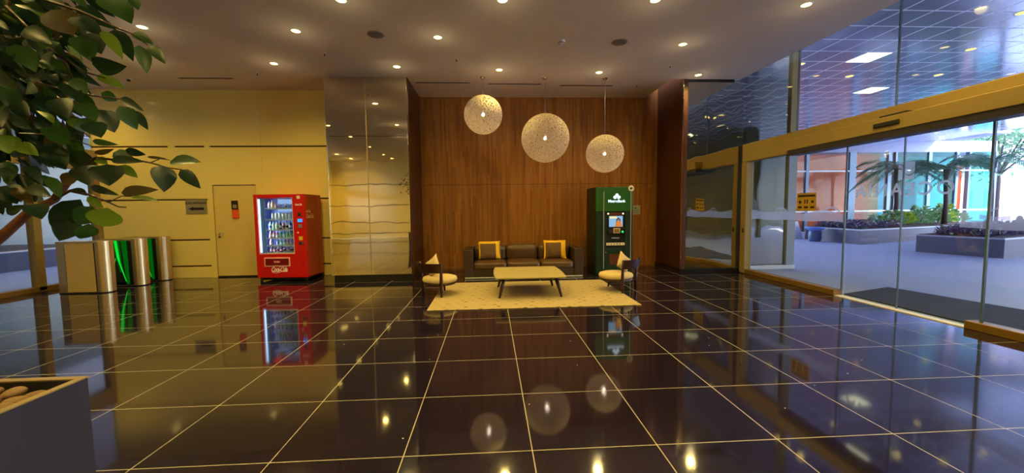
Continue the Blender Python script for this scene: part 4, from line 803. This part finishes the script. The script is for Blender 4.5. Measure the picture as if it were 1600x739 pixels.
# ------------------------------------------------------------------ access gates
def gate(x, y, lb, first_):
    t = thing('access_gate', lb, 'turnstile', (x, y, 0), 0, 'steel access gates by the cream wall')
    L = 0.86; r = 0.14
    pts = [(-L, -r)] + [(-r * .9 + r * .9 * math.sin(a), -r * math.cos(a)) for a in [PI * k / 14 for k in range(15)]] + [(-L, r)]
    MB().prism(pts, 0.02, 0.975).build('housing', M['steel'], t)
    MB().prism([(a * 1.0, b * 1.03) for a, b in pts], 0.975, 1.0).build('lid', M['steel'], t)
    MB().prism([(a - .01, b * .96) for a, b in pts], 0.0, 0.02).build('kick_plate', M['blackm'], t)
    if first_:
        MB().box(-0.70, -0.19, -r - .006, -r, 0.03, 0.965, 0.002, seg=1).build('side_panel', M['gatefront'], t); MB().box(-0.185, -0.165, -r - .004, -r + .002, 0.03, 0.97).build('panel_joint', M['groove'], t); MB().box(-0.705, -0.70, -r - .007, -r, 0.1, 0.9).build('slot', M['blackm'], t)
    else:
        MB().box(-0.72, -0.17, -r - .006, -r, 0.03, 0.965, 0.002, seg=1).build('glass_side_panel', M['gateglass'], t)
    a = MB()
    return t
gate(-7.39, 7.93, 'nearest of the three steel access gates, with plain beige side panel', True)
for y, lb in ((8.62, 'middle steel access gate with green reflection on its dark side'), (9.22, 'steel access gate closest to the cream wall, green streak on its dark side')):
    t = gate(-7.33, y, lb, False)
    # green lamp, and its streaky reflection on the dark side drawn as glowing strips
    MB().box(-0.705, -0.66, -0.148, -0.146, 0.86, 0.90).build('status_light', M['gategreen'], t)
    MB().extr([(-0.36, -0.147, 0.965), (-0.25, -0.147, 0.965), (-0.24, -0.147, 0.05), (-0.3, -0.147, 0.05)], (0, .0008, 0)).build('dim_reflection_streak', M['gategreen2'], t)
    MB().extr([(-0.53, -0.147, 0.965), (-0.40, -0.147, 0.965), (-0.36, -0.147, 0.3), (-0.42, -0.147, 0.3)], (0, .0006, 0)).build('dim_reflection_streak', M['gategreen2'], t)
    MB().extr([(-0.50, -0.1475, 0.965), (-0.44, -0.1475, 0.965), (-0.40, -0.1475, 0.5), (-0.30, -0.1475, 0.10), (-0.312, -0.1475, 0.10), (-0.46, -0.1475, 0.6)], (0, .001, 0)).build('reflection_streak', M['gategreen'], t)
    MB().extr([(-0.49, -0.1475, 0.6), (-0.478, -0.1475, 0.6), (-0.60, -0.1475, 0.2), (-0.605, -0.1475, 0.2)], (0, .001, 0)).build('reflection_streak', M['gategreen'], t)
# ------------------------------------------------------------------ ficus in its planter
t = thing('planter_box', 'dark slate grey square planter filled with brown pebbles, at lower left', 'planter', (-2.6, 1.33, 0))
h = 0.6; zt = 0.7
mb = MB(); mb.box(h - .03, h, -h, h + .05, 0, zt, .004, seg=1).box(-h, -h + .03, -h, h + .05, 0, zt, .004, seg=1).box(-h + .03, h - .03, h + .02, h + .05, 0, zt, .004, seg=1).box(-h + .03, h - .03, -h, -h + .03, 0, zt, .004, seg=1).build('box', M['planter'], t)
MB().box(h - .032, h + .003, -h - .002, h + .053, zt, zt + .006).box(-h + .03, h - .03, h + .018, h + .053, zt, zt + .006).box(-h + .03, h - .032, -h - .002, -h + .03, zt, zt + .006).box(-h - .002, -h + .03, -h, h + .053, zt, zt + .006).build('rim', mat('planter_rim', (150, 128, 84), .4), t)
MB().box(-h + .03, h - .03, -h + .03, h + .02, 0.4, 0.645).build('soil', M['soil'], t)
rng = random.Random(11)
def pebble_mesh(seed):
    r2 = random.Random(seed); tb = bmesh.new(); bmesh.ops.create_icosphere(tb, subdivisions=3, radius=1.0)
    a, b, c = r2.uniform(.036, .05), r2.uniform(.026, .034), r2.uniform(.016, .022); ph = [r2.uniform(0, 6) for _ in range(4)]
    for v in tb.verts:
        k = 1 + .08 * math.sin(2.3 * v.co.x + ph[0]) + .07 * math.sin(2.8 * v.co.y + ph[1]) + .06 * math.sin(3 * v.co.z + ph[2]); v.co = Vector((v.co.x * a, v.co.y * b, v.co.z * c)) * k
    for f in tb.faces: f.smooth = True
    me = bpy.data.meshes.new('pebble'); tb.to_mesh(me); tb.free(); me.materials.append(M['pebble']); return me
pm = [pebble_mesh(i) for i in range(5)]; k = 0
for i in range(11):
    for j in range(13):
        if i < 3: continue
        x = -2.6 - 0.52 + 0.1 * i + rng.uniform(-.02, .02); y = 1.33 - 0.25 + 0.066 * j + rng.uniform(-.01, .01)
        if y > 1.33 + .58 or abs(x + 2.6) > .52: continue
        o = bpy.data.objects.new('pebble', pm[k % 5]); k += 1; COL.objects.link(o)
        o.location = (x, y, 0.668 + rng.uniform(0, .02)); o.rotation_euler = (rng.uniform(-.25, .25), rng.uniform(-.25, .25), rng.uniform(0, 3))
        o.scale = (1.0, 1.05, 1.15)
        tag(o, 'smooth brown river pebble lying in the slate grey planter', 'pebble', 'pebbles in the planter')

def leaf(mb, base, tip, w, mi, nrm, droop=0.12, n=6, blunt=0.0):
    """pointed oval blade folded a little along its midrib"""
    base, tip = Vector(base), Vector(tip); ax = tip - base; L = ax.length
    if L < 1e-4: return
    a = ax / L; side = a.cross(nrm)
    if side.length < 1e-3: side = a.orthogonal()
    side.normalize(); up = side.cross(a).normalized(); mb.mi = mi
    prev = None; f0_ = len(mb.bm.faces)
    for i in range(n + 1):
        u = i / n; hw = w / 2 * (math.sin(PI * min(1, u ** 0.72)) ** 0.85) if 0 < u < 1 else 0.0
        c = base + a * L * u - up * droop * L * (u - .5) ** 2 * 1.2
        if hw < 1e-5: cur = [mb.bm.verts.new(c)]
        else: cur = [mb.bm.verts.new(c - side * hw + up * hw * .28), mb.bm.verts.new(c), mb.bm.verts.new(c + side * hw + up * hw * .28)]
        if prev is not None:
            if len(prev) == 1 and len(cur) == 3:
                mb._face([prev[0], cur[1], cur[0]]); mb._face([prev[0], cur[2], cur[1]])
            elif len(prev) == 3 and len(cur) == 3:
                mb._face([prev[0], prev[1], cur[1], cur[0]]); mb._face([prev[1], prev[2], cur[2], cur[1]])
            elif len(prev) == 3: mb._face([prev[0], prev[1], cur[0]]); mb._face([prev[1], prev[2], cur[0]])
        prev = cur
    if n > 4:
        mb.bm.faces.ensure_lookup_table()
        for q in range(f0_, len(mb.bm.faces)): mb.bm.faces[q].smooth = True

TX, TY = -2.55, 1.45
t = thing('ficus_tree', 'leafy ficus reaching into the picture at upper left from the grey planter', 'tree', (0, 0, 0))
MB().tube([(TX, TY, 0.5), (TX + .03, TY, 0.9), (TX - .02, TY + .02, 1.4), (TX + .05, TY, 1.9), (TX + .02, TY - .04, 2.5), (TX + .1, TY - .05, 3.0)], [.05, .045, .04, .035, .025, .012], 12).build('trunk', M['bark'], t)
for pts, r0, r1 in TWIGS:
    MB().tube(pts, r0, 8, r1).build('branch', M['bark'] if r0 > .006 else M['darkwood'], t)
# boughs joining the trunk to the branches
j0 = TWIGS[0][0][0]; MB().tube([(TX, TY, 0.95), ((TX + j0[0]) / 2, (TY + j0[1]) / 2, 1.1), tuple(j0)], [.03, .022, .016], 8).build('branch', M['bark'], t)
for zz, dx, dy in ((2.2, .9, -.15), (2.0, .75, .3), (2.5, .8, .1), (1.7, .6, -.3), (1.6, .7, .25)):
    MB().tube([(TX, TY, zz - .3), (TX + dx * .5, TY + dy * .5, zz + .05), (TX + dx, TY + dy, zz)], [.018, .011, .004], 8).build('branch', M['bark'], t)
lv = MB(); rr = random.Random(5)
for b0, b1, b2, t0, t1, t2, wd, c in LEAVES:
    view = Vector((b0, b1, b2 - 1.5)).normalized(); nrm = (-view + Vector((rr.uniform(-.35, .35), rr.uniform(-.35, .35), rr.uniform(-.1, .5)))).normalized()
    leaf(lv, (b0, b1, b2), (t0, t1, t2), wd, int(c), nrm)
# the dense inner crown
def crown(n, cx, cy, cz, sx, sy, sz, seed, keep):
    r2 = random.Random(seed); k = 0
    while k < n:
        p = Vector((r2.gauss(0, 1), r2.gauss(0, 1), r2.gauss(0, 1)))
        if p.length > 1.9: continue
        c = Vector((cx + p.x * sx, cy + p.y * sy, cz + p.z * sz))
        if not keep(c): continue
        out = Vector((p.x, p.y, p.z * .3 - .6)); d = (out.normalized() + Vector((r2.uniform(-.6, .6), r2.uniform(-.6, .6), r2.uniform(-.9, .2)))).normalized()
        L = r2.uniform(.065, .095); nr = Vector((r2.uniform(-.7, .7), r2.uniform(-1, .2), r2.uniform(.1, 1))).normalized()
        mi = 0 if r2.random() < .72 else (1 if r2.random() < .8 else (2 if r2.random() < .6 else 3))
        leaf(lv, c, c + d * L, L * r2.uniform(.42, .56), mi, nr); k += 1
def keep1(c):
    dx, dy, dz = c.x, c.y, c.z - 1.5
    if dy < .3: return False
    q = Vector((dx, dy, dz)); z = q.dot(f_)
    px = 800 + 605 * q.dot(r_) / z; py = 369.5 + 605 * q.dot(d_) / z
    lim = 118 if py < 230 else (70 if py < 300 else -5)
    if py < 40: lim = 150
    return -60 < px < lim - rr.random() * 34 and -60 < py < 320
crown(620, -1.75, 1.35, 2.0, .33, .22, .3, 3, keep1)
crown(420, -2.6, 1.5, 2.5, .5, .4, .4, 8, lambda c: c.x < -2.0 and c.y > .6)
lv.build('leaves', [M['lf0'], M['lf1'], M['lf2'], M['lf3']], t, recalc=False)

# ------------------------------------------------------------------ forecourt seen through the entrance
MB().box(5.78, 90, -30, 90, -0.15, -0.01).build('ground', M['plaza'], kind=ST)
MB().box(-60, -9.0, -30, 60, -0.15, -0.01).build('path', M['plaza'], kind=ST)
MB().prism([(5.9, -9), (26.6, -9), (26.6, 22.0), (5.9, 22.0)], 5.3, 5.7).build('ceiling_soffit', M['soffit'], kind=ST)
MB().box(5.78, 5.95, -5.7, 22.3, 5.3, 6.5).build('wall_fascia', M['lav'], kind=ST)
MB().box(-9.1, 5.95, 10.06, 22.2, 0, 6.5).build('wall_outer', M['lav'], kind=ST)
p = MB().box(5.95, 7.12, 9.0, 10.06, 0, 5.3).build('wall_entrance_return', M['greyp'], kind=ST)
MB().box(5.96, 7.1, 8.96, 9.0, 0.12, 5.3).build('mirror_panel', M['mirror2'], p); MB().box(7.1, 7.3, 8.9, 9.2, 0, 2.75).build('pale_jamb', M['greyp'], p); MB().box(7.1, 7.3, 8.9, 9.2, 2.75, 5.3).build('bronze_jamb', M['gold'], p)
MB().box(5.95, 7.3, 8.86, 8.96, 0, 0.1, .004, seg=1).build('kerb', M['white'], p)
MB().prism([(6.0, 4.0), (6.0, 6.2), (7.25, 6.62), (7.6, 4.2), (7.6, -2.0), (6.0, -2.0)], -0.01, 0.008).build('doormat', M['mat_d'], label='large charcoal entrance mat on the paving outside the glass doors', cat='doormat')

for (x, y, lb) in ((9.75, 9.7, 'square lit panel in the glossy soffit outside, the nearer and higher of two'), (12.6, 12.4, 'square lit panel in the glossy soffit outside, farther and lower of two')):
    t = thing('ceiling_panel_light', lb, 'ceiling light', (x, y, 5.3)); MB().box(-.33, .33, -.33, .33, -0.012, 0).build('frame', M['white'], t); MB().box(-.31, .31, -.31, .31, -0.016, -0.012).build('diffuser', M['lampc'], t)
XL = [((10.66, 7.43), 'yellow downlight in the soffit at the upper right picture corner'), ((11.85, 9.16), 'yellow downlight in the soffit right of the nearer lit panel'), ((13.19, 10.94), 'yellow downlight in the soffit right of the farther lit panel'), ((10.6, 11.1), 'yellow downlight in the soffit between the two lit panels'), ((8.35, 10.2), 'yellow downlight near the mirrored return outside, closest'), ((8.45, 11.7), 'yellow downlight near the mirrored return outside, second'), ((8.5, 13.2), 'yellow downlight near the mirrored return outside, third')]
XL += [((12.5 + 3.2 * i, 15.5), 'small soffit downlight seen through the lower entrance glass') for i in range(4)] + [((14.0 + 3.2 * i, 19.5), 'small soffit downlight seen through the lower entrance glass') for i in range(4)]
XL += [((x, y), 'soffit downlight behind the viewpoint, seen only in the mirrored wall') for x in (7.2, 9.4, 11.6) for y in (-6.5, -4.0, -1.5, 1.0, 3.5)]
for (x, y) in ((8.3, -5.2), (8.3, -0.2), (10.5, -2.7)):
    t = thing('ceiling_panel_light', 'square lit soffit panel behind the viewpoint, seen only in the mirrored wall', 'ceiling light', (x, y, 5.3), 0, 'soffit panels behind the viewpoint'); MB().box(-.33, .33, -.33, .33, -0.012, 0).build('frame', M['white'], t); MB().box(-.31, .31, -.31, .31, -0.016, -0.012).build('diffuser', M['lampc'], t)
f0 = None
for (x, y), lb in XL:
    if f0 is None:
        f0 = thing('soffit_light', lb, 'ceiling light', (x, y, 5.3), 0, 'soffit downlights'); MB().lathe([(.085, -.002), (.11, -.008), (.115, 0)], 24).build('trim_ring', M['white'], f0); MB().disc((0, 0, -.006), .088, 'z', depth=.004).build('diffuser', M['lampx'], f0)
    else:
        c = copy_tree(f0); c.location = (x, y, 5.3); c['label'] = lb

def tuft_field(mb, poly_fn, n, z0, hmin, hmax, L, mi_fn, seed, spread=.5):
    r2 = random.Random(seed)
    for _ in range(n):
        x, y = poly_fn(r2); z = z0 + r2.uniform(0, 1) ** .7 * r2.uniform(hmin, hmax); d = Vector((r2.uniform(-1, 1), r2.uniform(-1, 1), r2.uniform(-.2, 1))).normalized()
        leaf(mb, (x, y, z), Vector((x, y, z)) + d * L * r2.uniform(.6, 1.2), L * .45, mi_fn(r2), Vector((r2.uniform(-1, 1), -1, r2.uniform(0, 1))).normalized(), n=3)
def quad_pt(q):
    def f(r2):
        u, v = r2.random(), r2.random(); return (q[0][0] * (1 - u) * (1 - v) + q[1][0] * u * (1 - v) + q[2][0] * u * v + q[3][0] * (1 - u) * v, q[0][1] * (1 - u) * (1 - v) + q[1][1] * u * (1 - v) + q[2][1] * u * v + q[3][1] * (1 - u) * v)
    return f
def planter(q, hgt, lb, loc=(0, 0)):
    t = thing('concrete_planter', lb, 'planter', (q[0][0], q[0][1], -0.01)); q = [(a - q[0][0], b - q[0][1]) for a, b in q]
    MB().prism(q, 0, hgt - .04).build('trough', M['pstone'], t); cx = sum(a for a, b in q) / len(q); cy = sum(b for a, b in q) / len(q)
    o_ = [(cx + (a - cx) * 1.004, cy + (b - cy) * 1.004) for a, b in q]; MB().prism(o_, hgt - .04, hgt).build('cap_edge', M['pcap'], t); i_ = [(cx + (a - cx) * .97, cy + (b - cy) * .95) for a, b in q]; MB().prism(i_, hgt, hgt + .01).build('soil', M['mulch'], t)
    return t
Q1 = [(14.35, 14.22), (25.0, 17.6), (25.3, 21.0), (14.6, 17.2)]
planter(Q1, 0.58, 'farther long grey stone planter with purple and green plants outside the entrance')
Q2 = [(14.14, 9.86), (20.0, 11.6), (19.6, 14.2), (13.75, 11.75)]
planter(Q2, 0.56, 'nearer long grey stone planter with purple plants outside the entrance')
planter([(13.9, 9.2), (15.6, 8.9), (15.8, 8.3), (13.6, 8.5)], 0.12, 'low grey stone edging at the far right outside the entrance')
mb = MB(); tuft_field(mb, quad_pt([(14.6, 14.6), (17.6, 15.6), (17.2, 17.2), (14.8, 16.9)]), 1500, .57, .04, .28, .17, lambda r: 0 if r.random() < .9 else 1, 21); mb.build('groundcover_plants', [M['purple'], M['pgreen']], label='dark purple leafy groundcover in the farther stone planter', cat='plants', kind='stuff', recalc=False)
mb = MB(); tuft_field(mb, quad_pt([(14.3, 10.3), (19.7, 11.9), (19.3, 13.8), (14.1, 11.6)]), 2600, .55, .04, .32, .16, lambda r: 0 if r.random() < .92 else 1, 22); mb.build('groundcover_plants', [M['purple'], M['pgreen']], label='dark purple leafy groundcover in the nearer stone planter', cat='plants', kind='stuff', recalc=False)
def shrub(x, y, z, r, hgt, lb, m_, seed, n=170):
    t = thing('shrub', lb, 'shrub', (x, y, z), 0, 'green shrubs in the farther planter'); r2 = random.Random(seed); mb = MB()
    for k in range(5): a = r2.uniform(0, 6.28); mb.tube([(0, 0, 0), (r * .4 * math.cos(a), r * .4 * math.sin(a), hgt * .7)], .012, 5, .005)
    mb.build('stem', M['bark'], t); mb = MB()
    for _ in range(n):
        a, b, c = r2.uniform(0, 6.28), r2.random() ** .5, r2.random(); rr_ = r * b * (1 - .5 * c * c); p = Vector((rr_ * math.cos(a), rr_ * math.sin(a), .08 + hgt * c)); d = Vector((math.cos(a), math.sin(a), r2.uniform(-.2, 1))).normalized()
        leaf(mb, p, p + d * r2.uniform(.12, .22), .09, 0, Vector((r2.uniform(-1, 1), -1, r2.uniform(0, 1))).normalized(), n=3)
    mb.build('foliage', m_, t, recalc=False)
r2 = random.Random(77)
SHR = ['green shrub just right of the purple groundcover, first in the farther planter', 'green shrub at the foot of the leftmost palm', 'pale green shrub right of the leftmost palm', 'green shrub before the teal glazing', 'tall green shrub left of the middle palm trunk', 'green shrub at the foot of the middle palm', 'green shrub right of the middle palm trunk', 'yellow-green shrub below the orange column', 'pale green shrub at the right end of the teal glazing', 'dense green shrub at the far right end of the farther planter']
for i, lb in enumerate(SHR):
    u = i / 9; x = 17.0 + 7.2 * u; shrub(x, 16.0 + 2.9 * u + r2.uniform(-.2, .2), .57, .36, .3 + .35 * r2.random() + (.25 if i in (4, 7) else 0), lb, M['treey'] if i in (2, 7) else M['pgreen'], 100 + i)

# palms
def palm(x, y, z, hgt, R, lb, seed, nf=15, th=.105):
    t = thing('palm_tree', lb, 'palm', (x, y, z), 0, 'palms outside the entrance'); r2 = random.Random(seed)
    MB().tube([(0, 0, 0), (.03, 0, hgt * .4), (-.02, .02, hgt * .8), (0, 0, hgt)], [th, th * .75, th * .7, th * 1.25], 12).build('trunk', M['ptrunk'], t)
    for k in range(nf):
        a = 2 * PI * k / nf + r2.uniform(-.2, .2); el = r2.uniform(.1, 1.1); mb = MB(); pts = []
        for i in range(11):
            u = i / 10; rr_ = R * u * (1 - .25 * u * math.sin(el)); z_ = hgt + R * (math.sin(el) * u * .9 - u * u * .75) + .05; pts.append(Vector((rr_ * math.cos(a), rr_ * math.sin(a), z_)))
        mb.tube(pts, .014, 5, .004); side = Vector((-math.sin(a), math.cos(a), 0))
        for i in range(1, 11):
            for q in (0, .33, .66):
                p = pts[i - 1].lerp(pts[i], q); dr = (pts[i] - pts[i - 1]).normalized(); L = .42 * R / 1.5 * math.sin(PI * min(.97, (i - 1 + q) / 10 * .85 + .12))
                for sg in (-1, 1):
                    d = (side * sg * .8 + dr * .6 + Vector((0, 0, -.35 + r2.uniform(-.1, .1)))).normalized(); leaf(mb, p, p + d * L, .045, 0, Vector((0, 0, 1)), n=2)
        mb.build('frond', M['palm'], t, recalc=False)
    return t
palm(19.0, 17.2, .57, 2.65, 1.9, 'palm on the left outside, in front of the orange glazing', 1, 17)
palm(21.6, 17.3, .57, 2.6, 1.9, 'middle palm outside, in front of the teal glazing', 2, 17)
palm(24.35, 17.6, .57, 3.0, 2.3, 'right-hand palm outside, beside the open street', 3, 18)

def tree(x, y, hgt, R, lb, seed, n=900, m_='tree', cz=None):
    t = thing('street_tree', lb, 'tree', (x, y, -.01), 0, 'trees by the street'); r2 = random.Random(seed); mb = MB()
    mb.tube([(0, 0, 0), (.1, 0, hgt * .4), (0, .1, hgt * .8)], [.2, .15, .07], 10)
    for k in range(7): a = r2.uniform(0, 6.28); mb.tube([(0, 0, hgt * .45), (R * .6 * math.cos(a), R * .6 * math.sin(a), hgt * r2.uniform(.7, .95))], .07, 6, .02)
    mb.build('trunk', M['ptrunk'], t); mb = MB(); cl = [(Vector((r2.gauss(0, .5) * R, r2.gauss(0, .5) * R, hgt * .8 + r2.gauss(0, .32) * R))) for _ in range(22)]
    for _ in range(n):
        c = cl[r2.randrange(22)]; p = c + Vector((r2.gauss(0, 1), r2.gauss(0, 1), r2.gauss(0, 1))) * R * .2; d = Vector((r2.uniform(-1, 1), r2.uniform(-1, 1), r2.uniform(-1, .6))).normalized()
        leaf(mb, p, p + d * .34, .16, 0, Vector((r2.uniform(-1, 1), -1, r2.uniform(0, 1))).normalized(), n=3)
    mb.build('crown', M[m_], t, recalc=False)
tree(35.6, 25.5, 7.6, 3.0, 'large spreading street tree at the right edge behind the palms', 5, 1800)
tree(40.0, 33.0, 9.0, 3.6, 'farther street tree in front of the white building', 6, 1200)

# glazed building across the forecourt
YB = 22.0
b = thing('glazed_building', 'glass-fronted building with orange wall left and teal panels right, behind the palms', 'building', (0, YB, 0))
MB().box(12.0, 24.1, 0.9, 1.1, 0, 4.7).build('orange_wall', M['orange'], b); MB().box(24.1, 30.6, 2.2, 2.4, 0, 4.7).build('teal_wall', M['tealp'], b)
MB().box(28.15, 28.75, 0.25, 0.6, 0, 4.0).build('orange_column', M['orange'], b)
MB().box(26.5, 27.4, 1.6, 2.1, 0, 3.0).build('blue_booth', M['tealb'], b); MB().box(24.9, 25.9, 1.7, 2.1, 0, 3.2).build('blue_booth', M['tealb'], b)
MB().box(12.0, 30.6, 0.0, 2.4, 4.65, 4.85).box(12.0, 30.6, 0.0, 0.3, 4.85, 5.3).build('spandrel', M['lav2'], b)
MB().box(12.0, 31.0, -0.3, 8.0, 5.7, 9.5).build('upper_storey', M['lav2'], b)
for x0, x1 in ((12.0, 18.6), (18.7, 21.3), (21.6, 24.0)): MB().box(x0, x1, 0.0, 0.02, 0.05, 4.65).build('glass_pane', M['glassb'], b)
for x0, x1 in ((24.2, 26.2), (26.4, 28.0), (28.9, 30.5)): MB().box(x0, x1, 0.0, 0.02, 0.05, 4.65).build('teal_glass_pane', M['teal'], b, label='teal tinted glass pane')
for x, w_ in ((18.65, .18), (21.45, .42), (23.75, .2), (24.15, .12), (26.3, .2), (28.05, .16), (28.85, .12), (30.55, .16), (15.5, .2)): MB().box(x - w_ / 2, x + w_ / 2, -0.06, 0.14, 0, 4.65).build('mullion', M['mull'], b)
for z in (1.18, 3.55): MB().box(12.0, 30.6, -0.05, 0.05, z - .035, z + .035).build('transom', M['white'], b)
MB().box(12.0, 31.0, 0.3, 8, -.005, .1).build('interior_floor', M['lav'], b)
# street beyond
b = thing('white_building', 'distant white building with rows of windows behind the street trees', 'building', (52, 44, 0))
MB().box(-14, 16, 0, 10, 0, 16).build('wall', M['bwhite'], b)
for i in range(8):
    for j in range(4): MB().box(-12.5 + i * 3.4, -10.6 + i * 3.4, -.06, .02, 1.2 + j * 3.6, 3.2 + j * 3.6).build('window', M['win'], b)
MB().box(31, 90, 24, 34, -.009, 0.0).build('road', M['asphalt'], kind=ST)
def car(x, y, rz, lb):
    t = thing('car', lb, 'car', (x, y, 0), rz, 'cars parked on the street'); mb = MB()
    prof = [(-2.1, .35), (-2.15, .75), (-1.9, .95), (-1.2, 1.0), (-.6, 1.42), (.8, 1.45), (1.5, 1.02), (2.1, .9), (2.15, .4)]
    mb.extr([(a, -.85, c) for a, c in prof], (0, 1.7, 0)); mb.build('body', M['carpaint'], t)
    MB().extr([(-1.1, -.86, 1.0), (-.58, -.86, 1.36), (.75, -.86, 1.38), (1.35, -.86, 1.0)], (0, 1.72, 0)).build('side_windows', M['win'], t)
    for wx in (-1.35, 1.35):
        for wy in (-.86, .7): MB().disc((wx, wy, .33), .33, 'y', 20, .16).build('wheel', M['tyre'], t)
car(39.0, 26.5, .05, 'pale pinkish car parked on the street, left of the two'); car(44.5, 26.8, .05, 'pale pinkish car parked on the street, right of the two')
# bin and floor sign beside the farther planter
BS = .78
t = thing('waste_bin', 'slate blue bin with a wide light blue liner rim beside the farther planter', 'bin', (13.85, 15.9, -.01))
MB().lathe([(0, 0), (.24, 0), (.3, .15), (.3, .45), (.26, .55), (0, .55)], 24).build('drum', M['blued'], t); MB().lathe([(.2, .52), (.3, .56), (.46, .68), (.47, .72), (.36, .7), (.22, .62), (.12, .6), (0, .6)], 28).build('liner_rim', M['blue'], t)
MB().extr([(.2, -.26, .72), (.42, -.3, .55), (.3, -.31, .42), (.12, -.3, .5)], (0, .05, 0)).build('white_bag_fold', M['white'], t)
t.scale = (.78, .78, .85); t.location = (13.95, 15.9, -.01)
t = thing('floor_sign', 'white folding floor sign standing outside beside the mirrored return', 'sign', (14.2, 17.3, -.01))
MB().extr([(-.25, -.2, 0), (.25, -.2, 0), (.12, 0, .82), (-.12, 0, .82)], (0, .02, 0)).build('front_board', M['white'], t); MB().extr([(-.25, .2, 0), (.25, .2, 0), (.12, .02, .82), (-.12, .02, .82)], (0, .02, 0)).build('rear_board', M['white'], t)

# left forecourt
MB().box(13.0, 13.2, -9, -0.6, 0, 5.3).build('wall_sky_block_side', M['greenwall'], kind=ST)  # added wall that keeps the mirrored part of the forecourt dim
MB().box(5.95, 22, -9.2, -9.0, 0, 5.3).build('wall_sky_block_rear', M['greenwall'], kind=ST)  # added wall closing the forecourt behind the viewpoint against daylight
for i in range(9): MB().box(6.6 + i * .8, 6.68 + i * .8, -9.0, -8.9, 0, 5.3).build('trim_%d' % (i + 2), M[('blackm', 'white', 'mull')[i % 3]], kind=ST)
MB().box(5.95, 13.0, -9.0, -8.88, 2.5, 2.9).build('trim_11', M['gold'], kind=ST)
MB().box(-18, -9.05, -12, 22, 4.9, 5.2).build('ceiling_sky_block', M['ceiling'], kind=ST)  # added roof that keeps sky light off the left glazing
MB().box(-9.05, 5.9, -12.2, -5.76, 0, 6).build('wall_core', M['lav'], kind=ST)
MB().box(-18, -17.8, -12.2, 22, 0, 4.9).build('wall_sky_block_left', M['greenwall'], kind=ST)  # wall placed to cut the daylight coming from the left
MB().box(-18, -9.05, -12.2, -12.0, 0, 4.9).build('wall_sky_block_left_end', M['greenwall'], kind=ST)  # added end wall shutting sky light out on the left
q = planter([(-16, 4), (-13, 4), (-13, 14), (-16, 14)], .55, 'grey stone planter outside the glazing at far left')

# ------------------------------------------------------------------ daylight
wd = bpy.data.worlds.new('sky'); sc.world = wd; wd.use_nodes = True; nt = wd.node_tree; bg = nt.nodes['Background']
tc = nt.nodes.new('ShaderNodeTexCoord'); sp = nt.nodes.new('ShaderNodeSeparateXYZ'); nt.links.new(tc.outputs['Generated'], sp.inputs[0])
rp = nt.nodes.new('ShaderNodeValToRGB'); rp.color_ramp.elements[0].position = 0.0; rp.color_ramp.elements[0].color = (0.86, 0.88, 1.0, 1); rp.color_ramp.elements[1].position = 0.7; rp.color_ramp.elements[1].color = (0.50, 0.60, 1.0, 1)
nt.links.new(sp.outputs[2], rp.inputs[0]); nt.links.new(rp.outputs[0], bg.inputs[0]); bg.inputs[1].default_value = SKY
sl = bpy.data.lights.new('sun', 'SUN'); sl.energy = SUN; sl.angle = 0.01; sl.color = (1.0, 0.93, 0.82); so = bpy.data.objects.new('sun', sl); COL.objects.link(so)
so.rotation_euler = Vector((-.6, .5, -.62)).to_track_quat('-Z', 'Y').to_euler(); so.location = (40, -20, 40)

vs = sc.view_settings; sc.display_settings.display_device = 'sRGB'; vs.view_transform = 'Standard'; vs.look = 'None'; vs.gamma = 1.0; vs.use_curve_mapping = False; vs.exposure = EXPO
cy = sc.cycles; cy.use_denoising = True; cy.max_bounces = 10; cy.diffuse_bounces = 4; cy.glossy_bounces = 5; cy.transparent_max_bounces = 16; cy.transmission_bounces = 4
cy.sample_clamp_indirect = 6.0; cy.sample_clamp_direct = 0.0; cy.caustics_reflective = False; cy.caustics_refractive = False; cy.use_adaptive_sampling = True; cy.adaptive_threshold = 0.02
try: cy.denoiser = 'OPENIMAGEDENOISE'
except Exception: pass
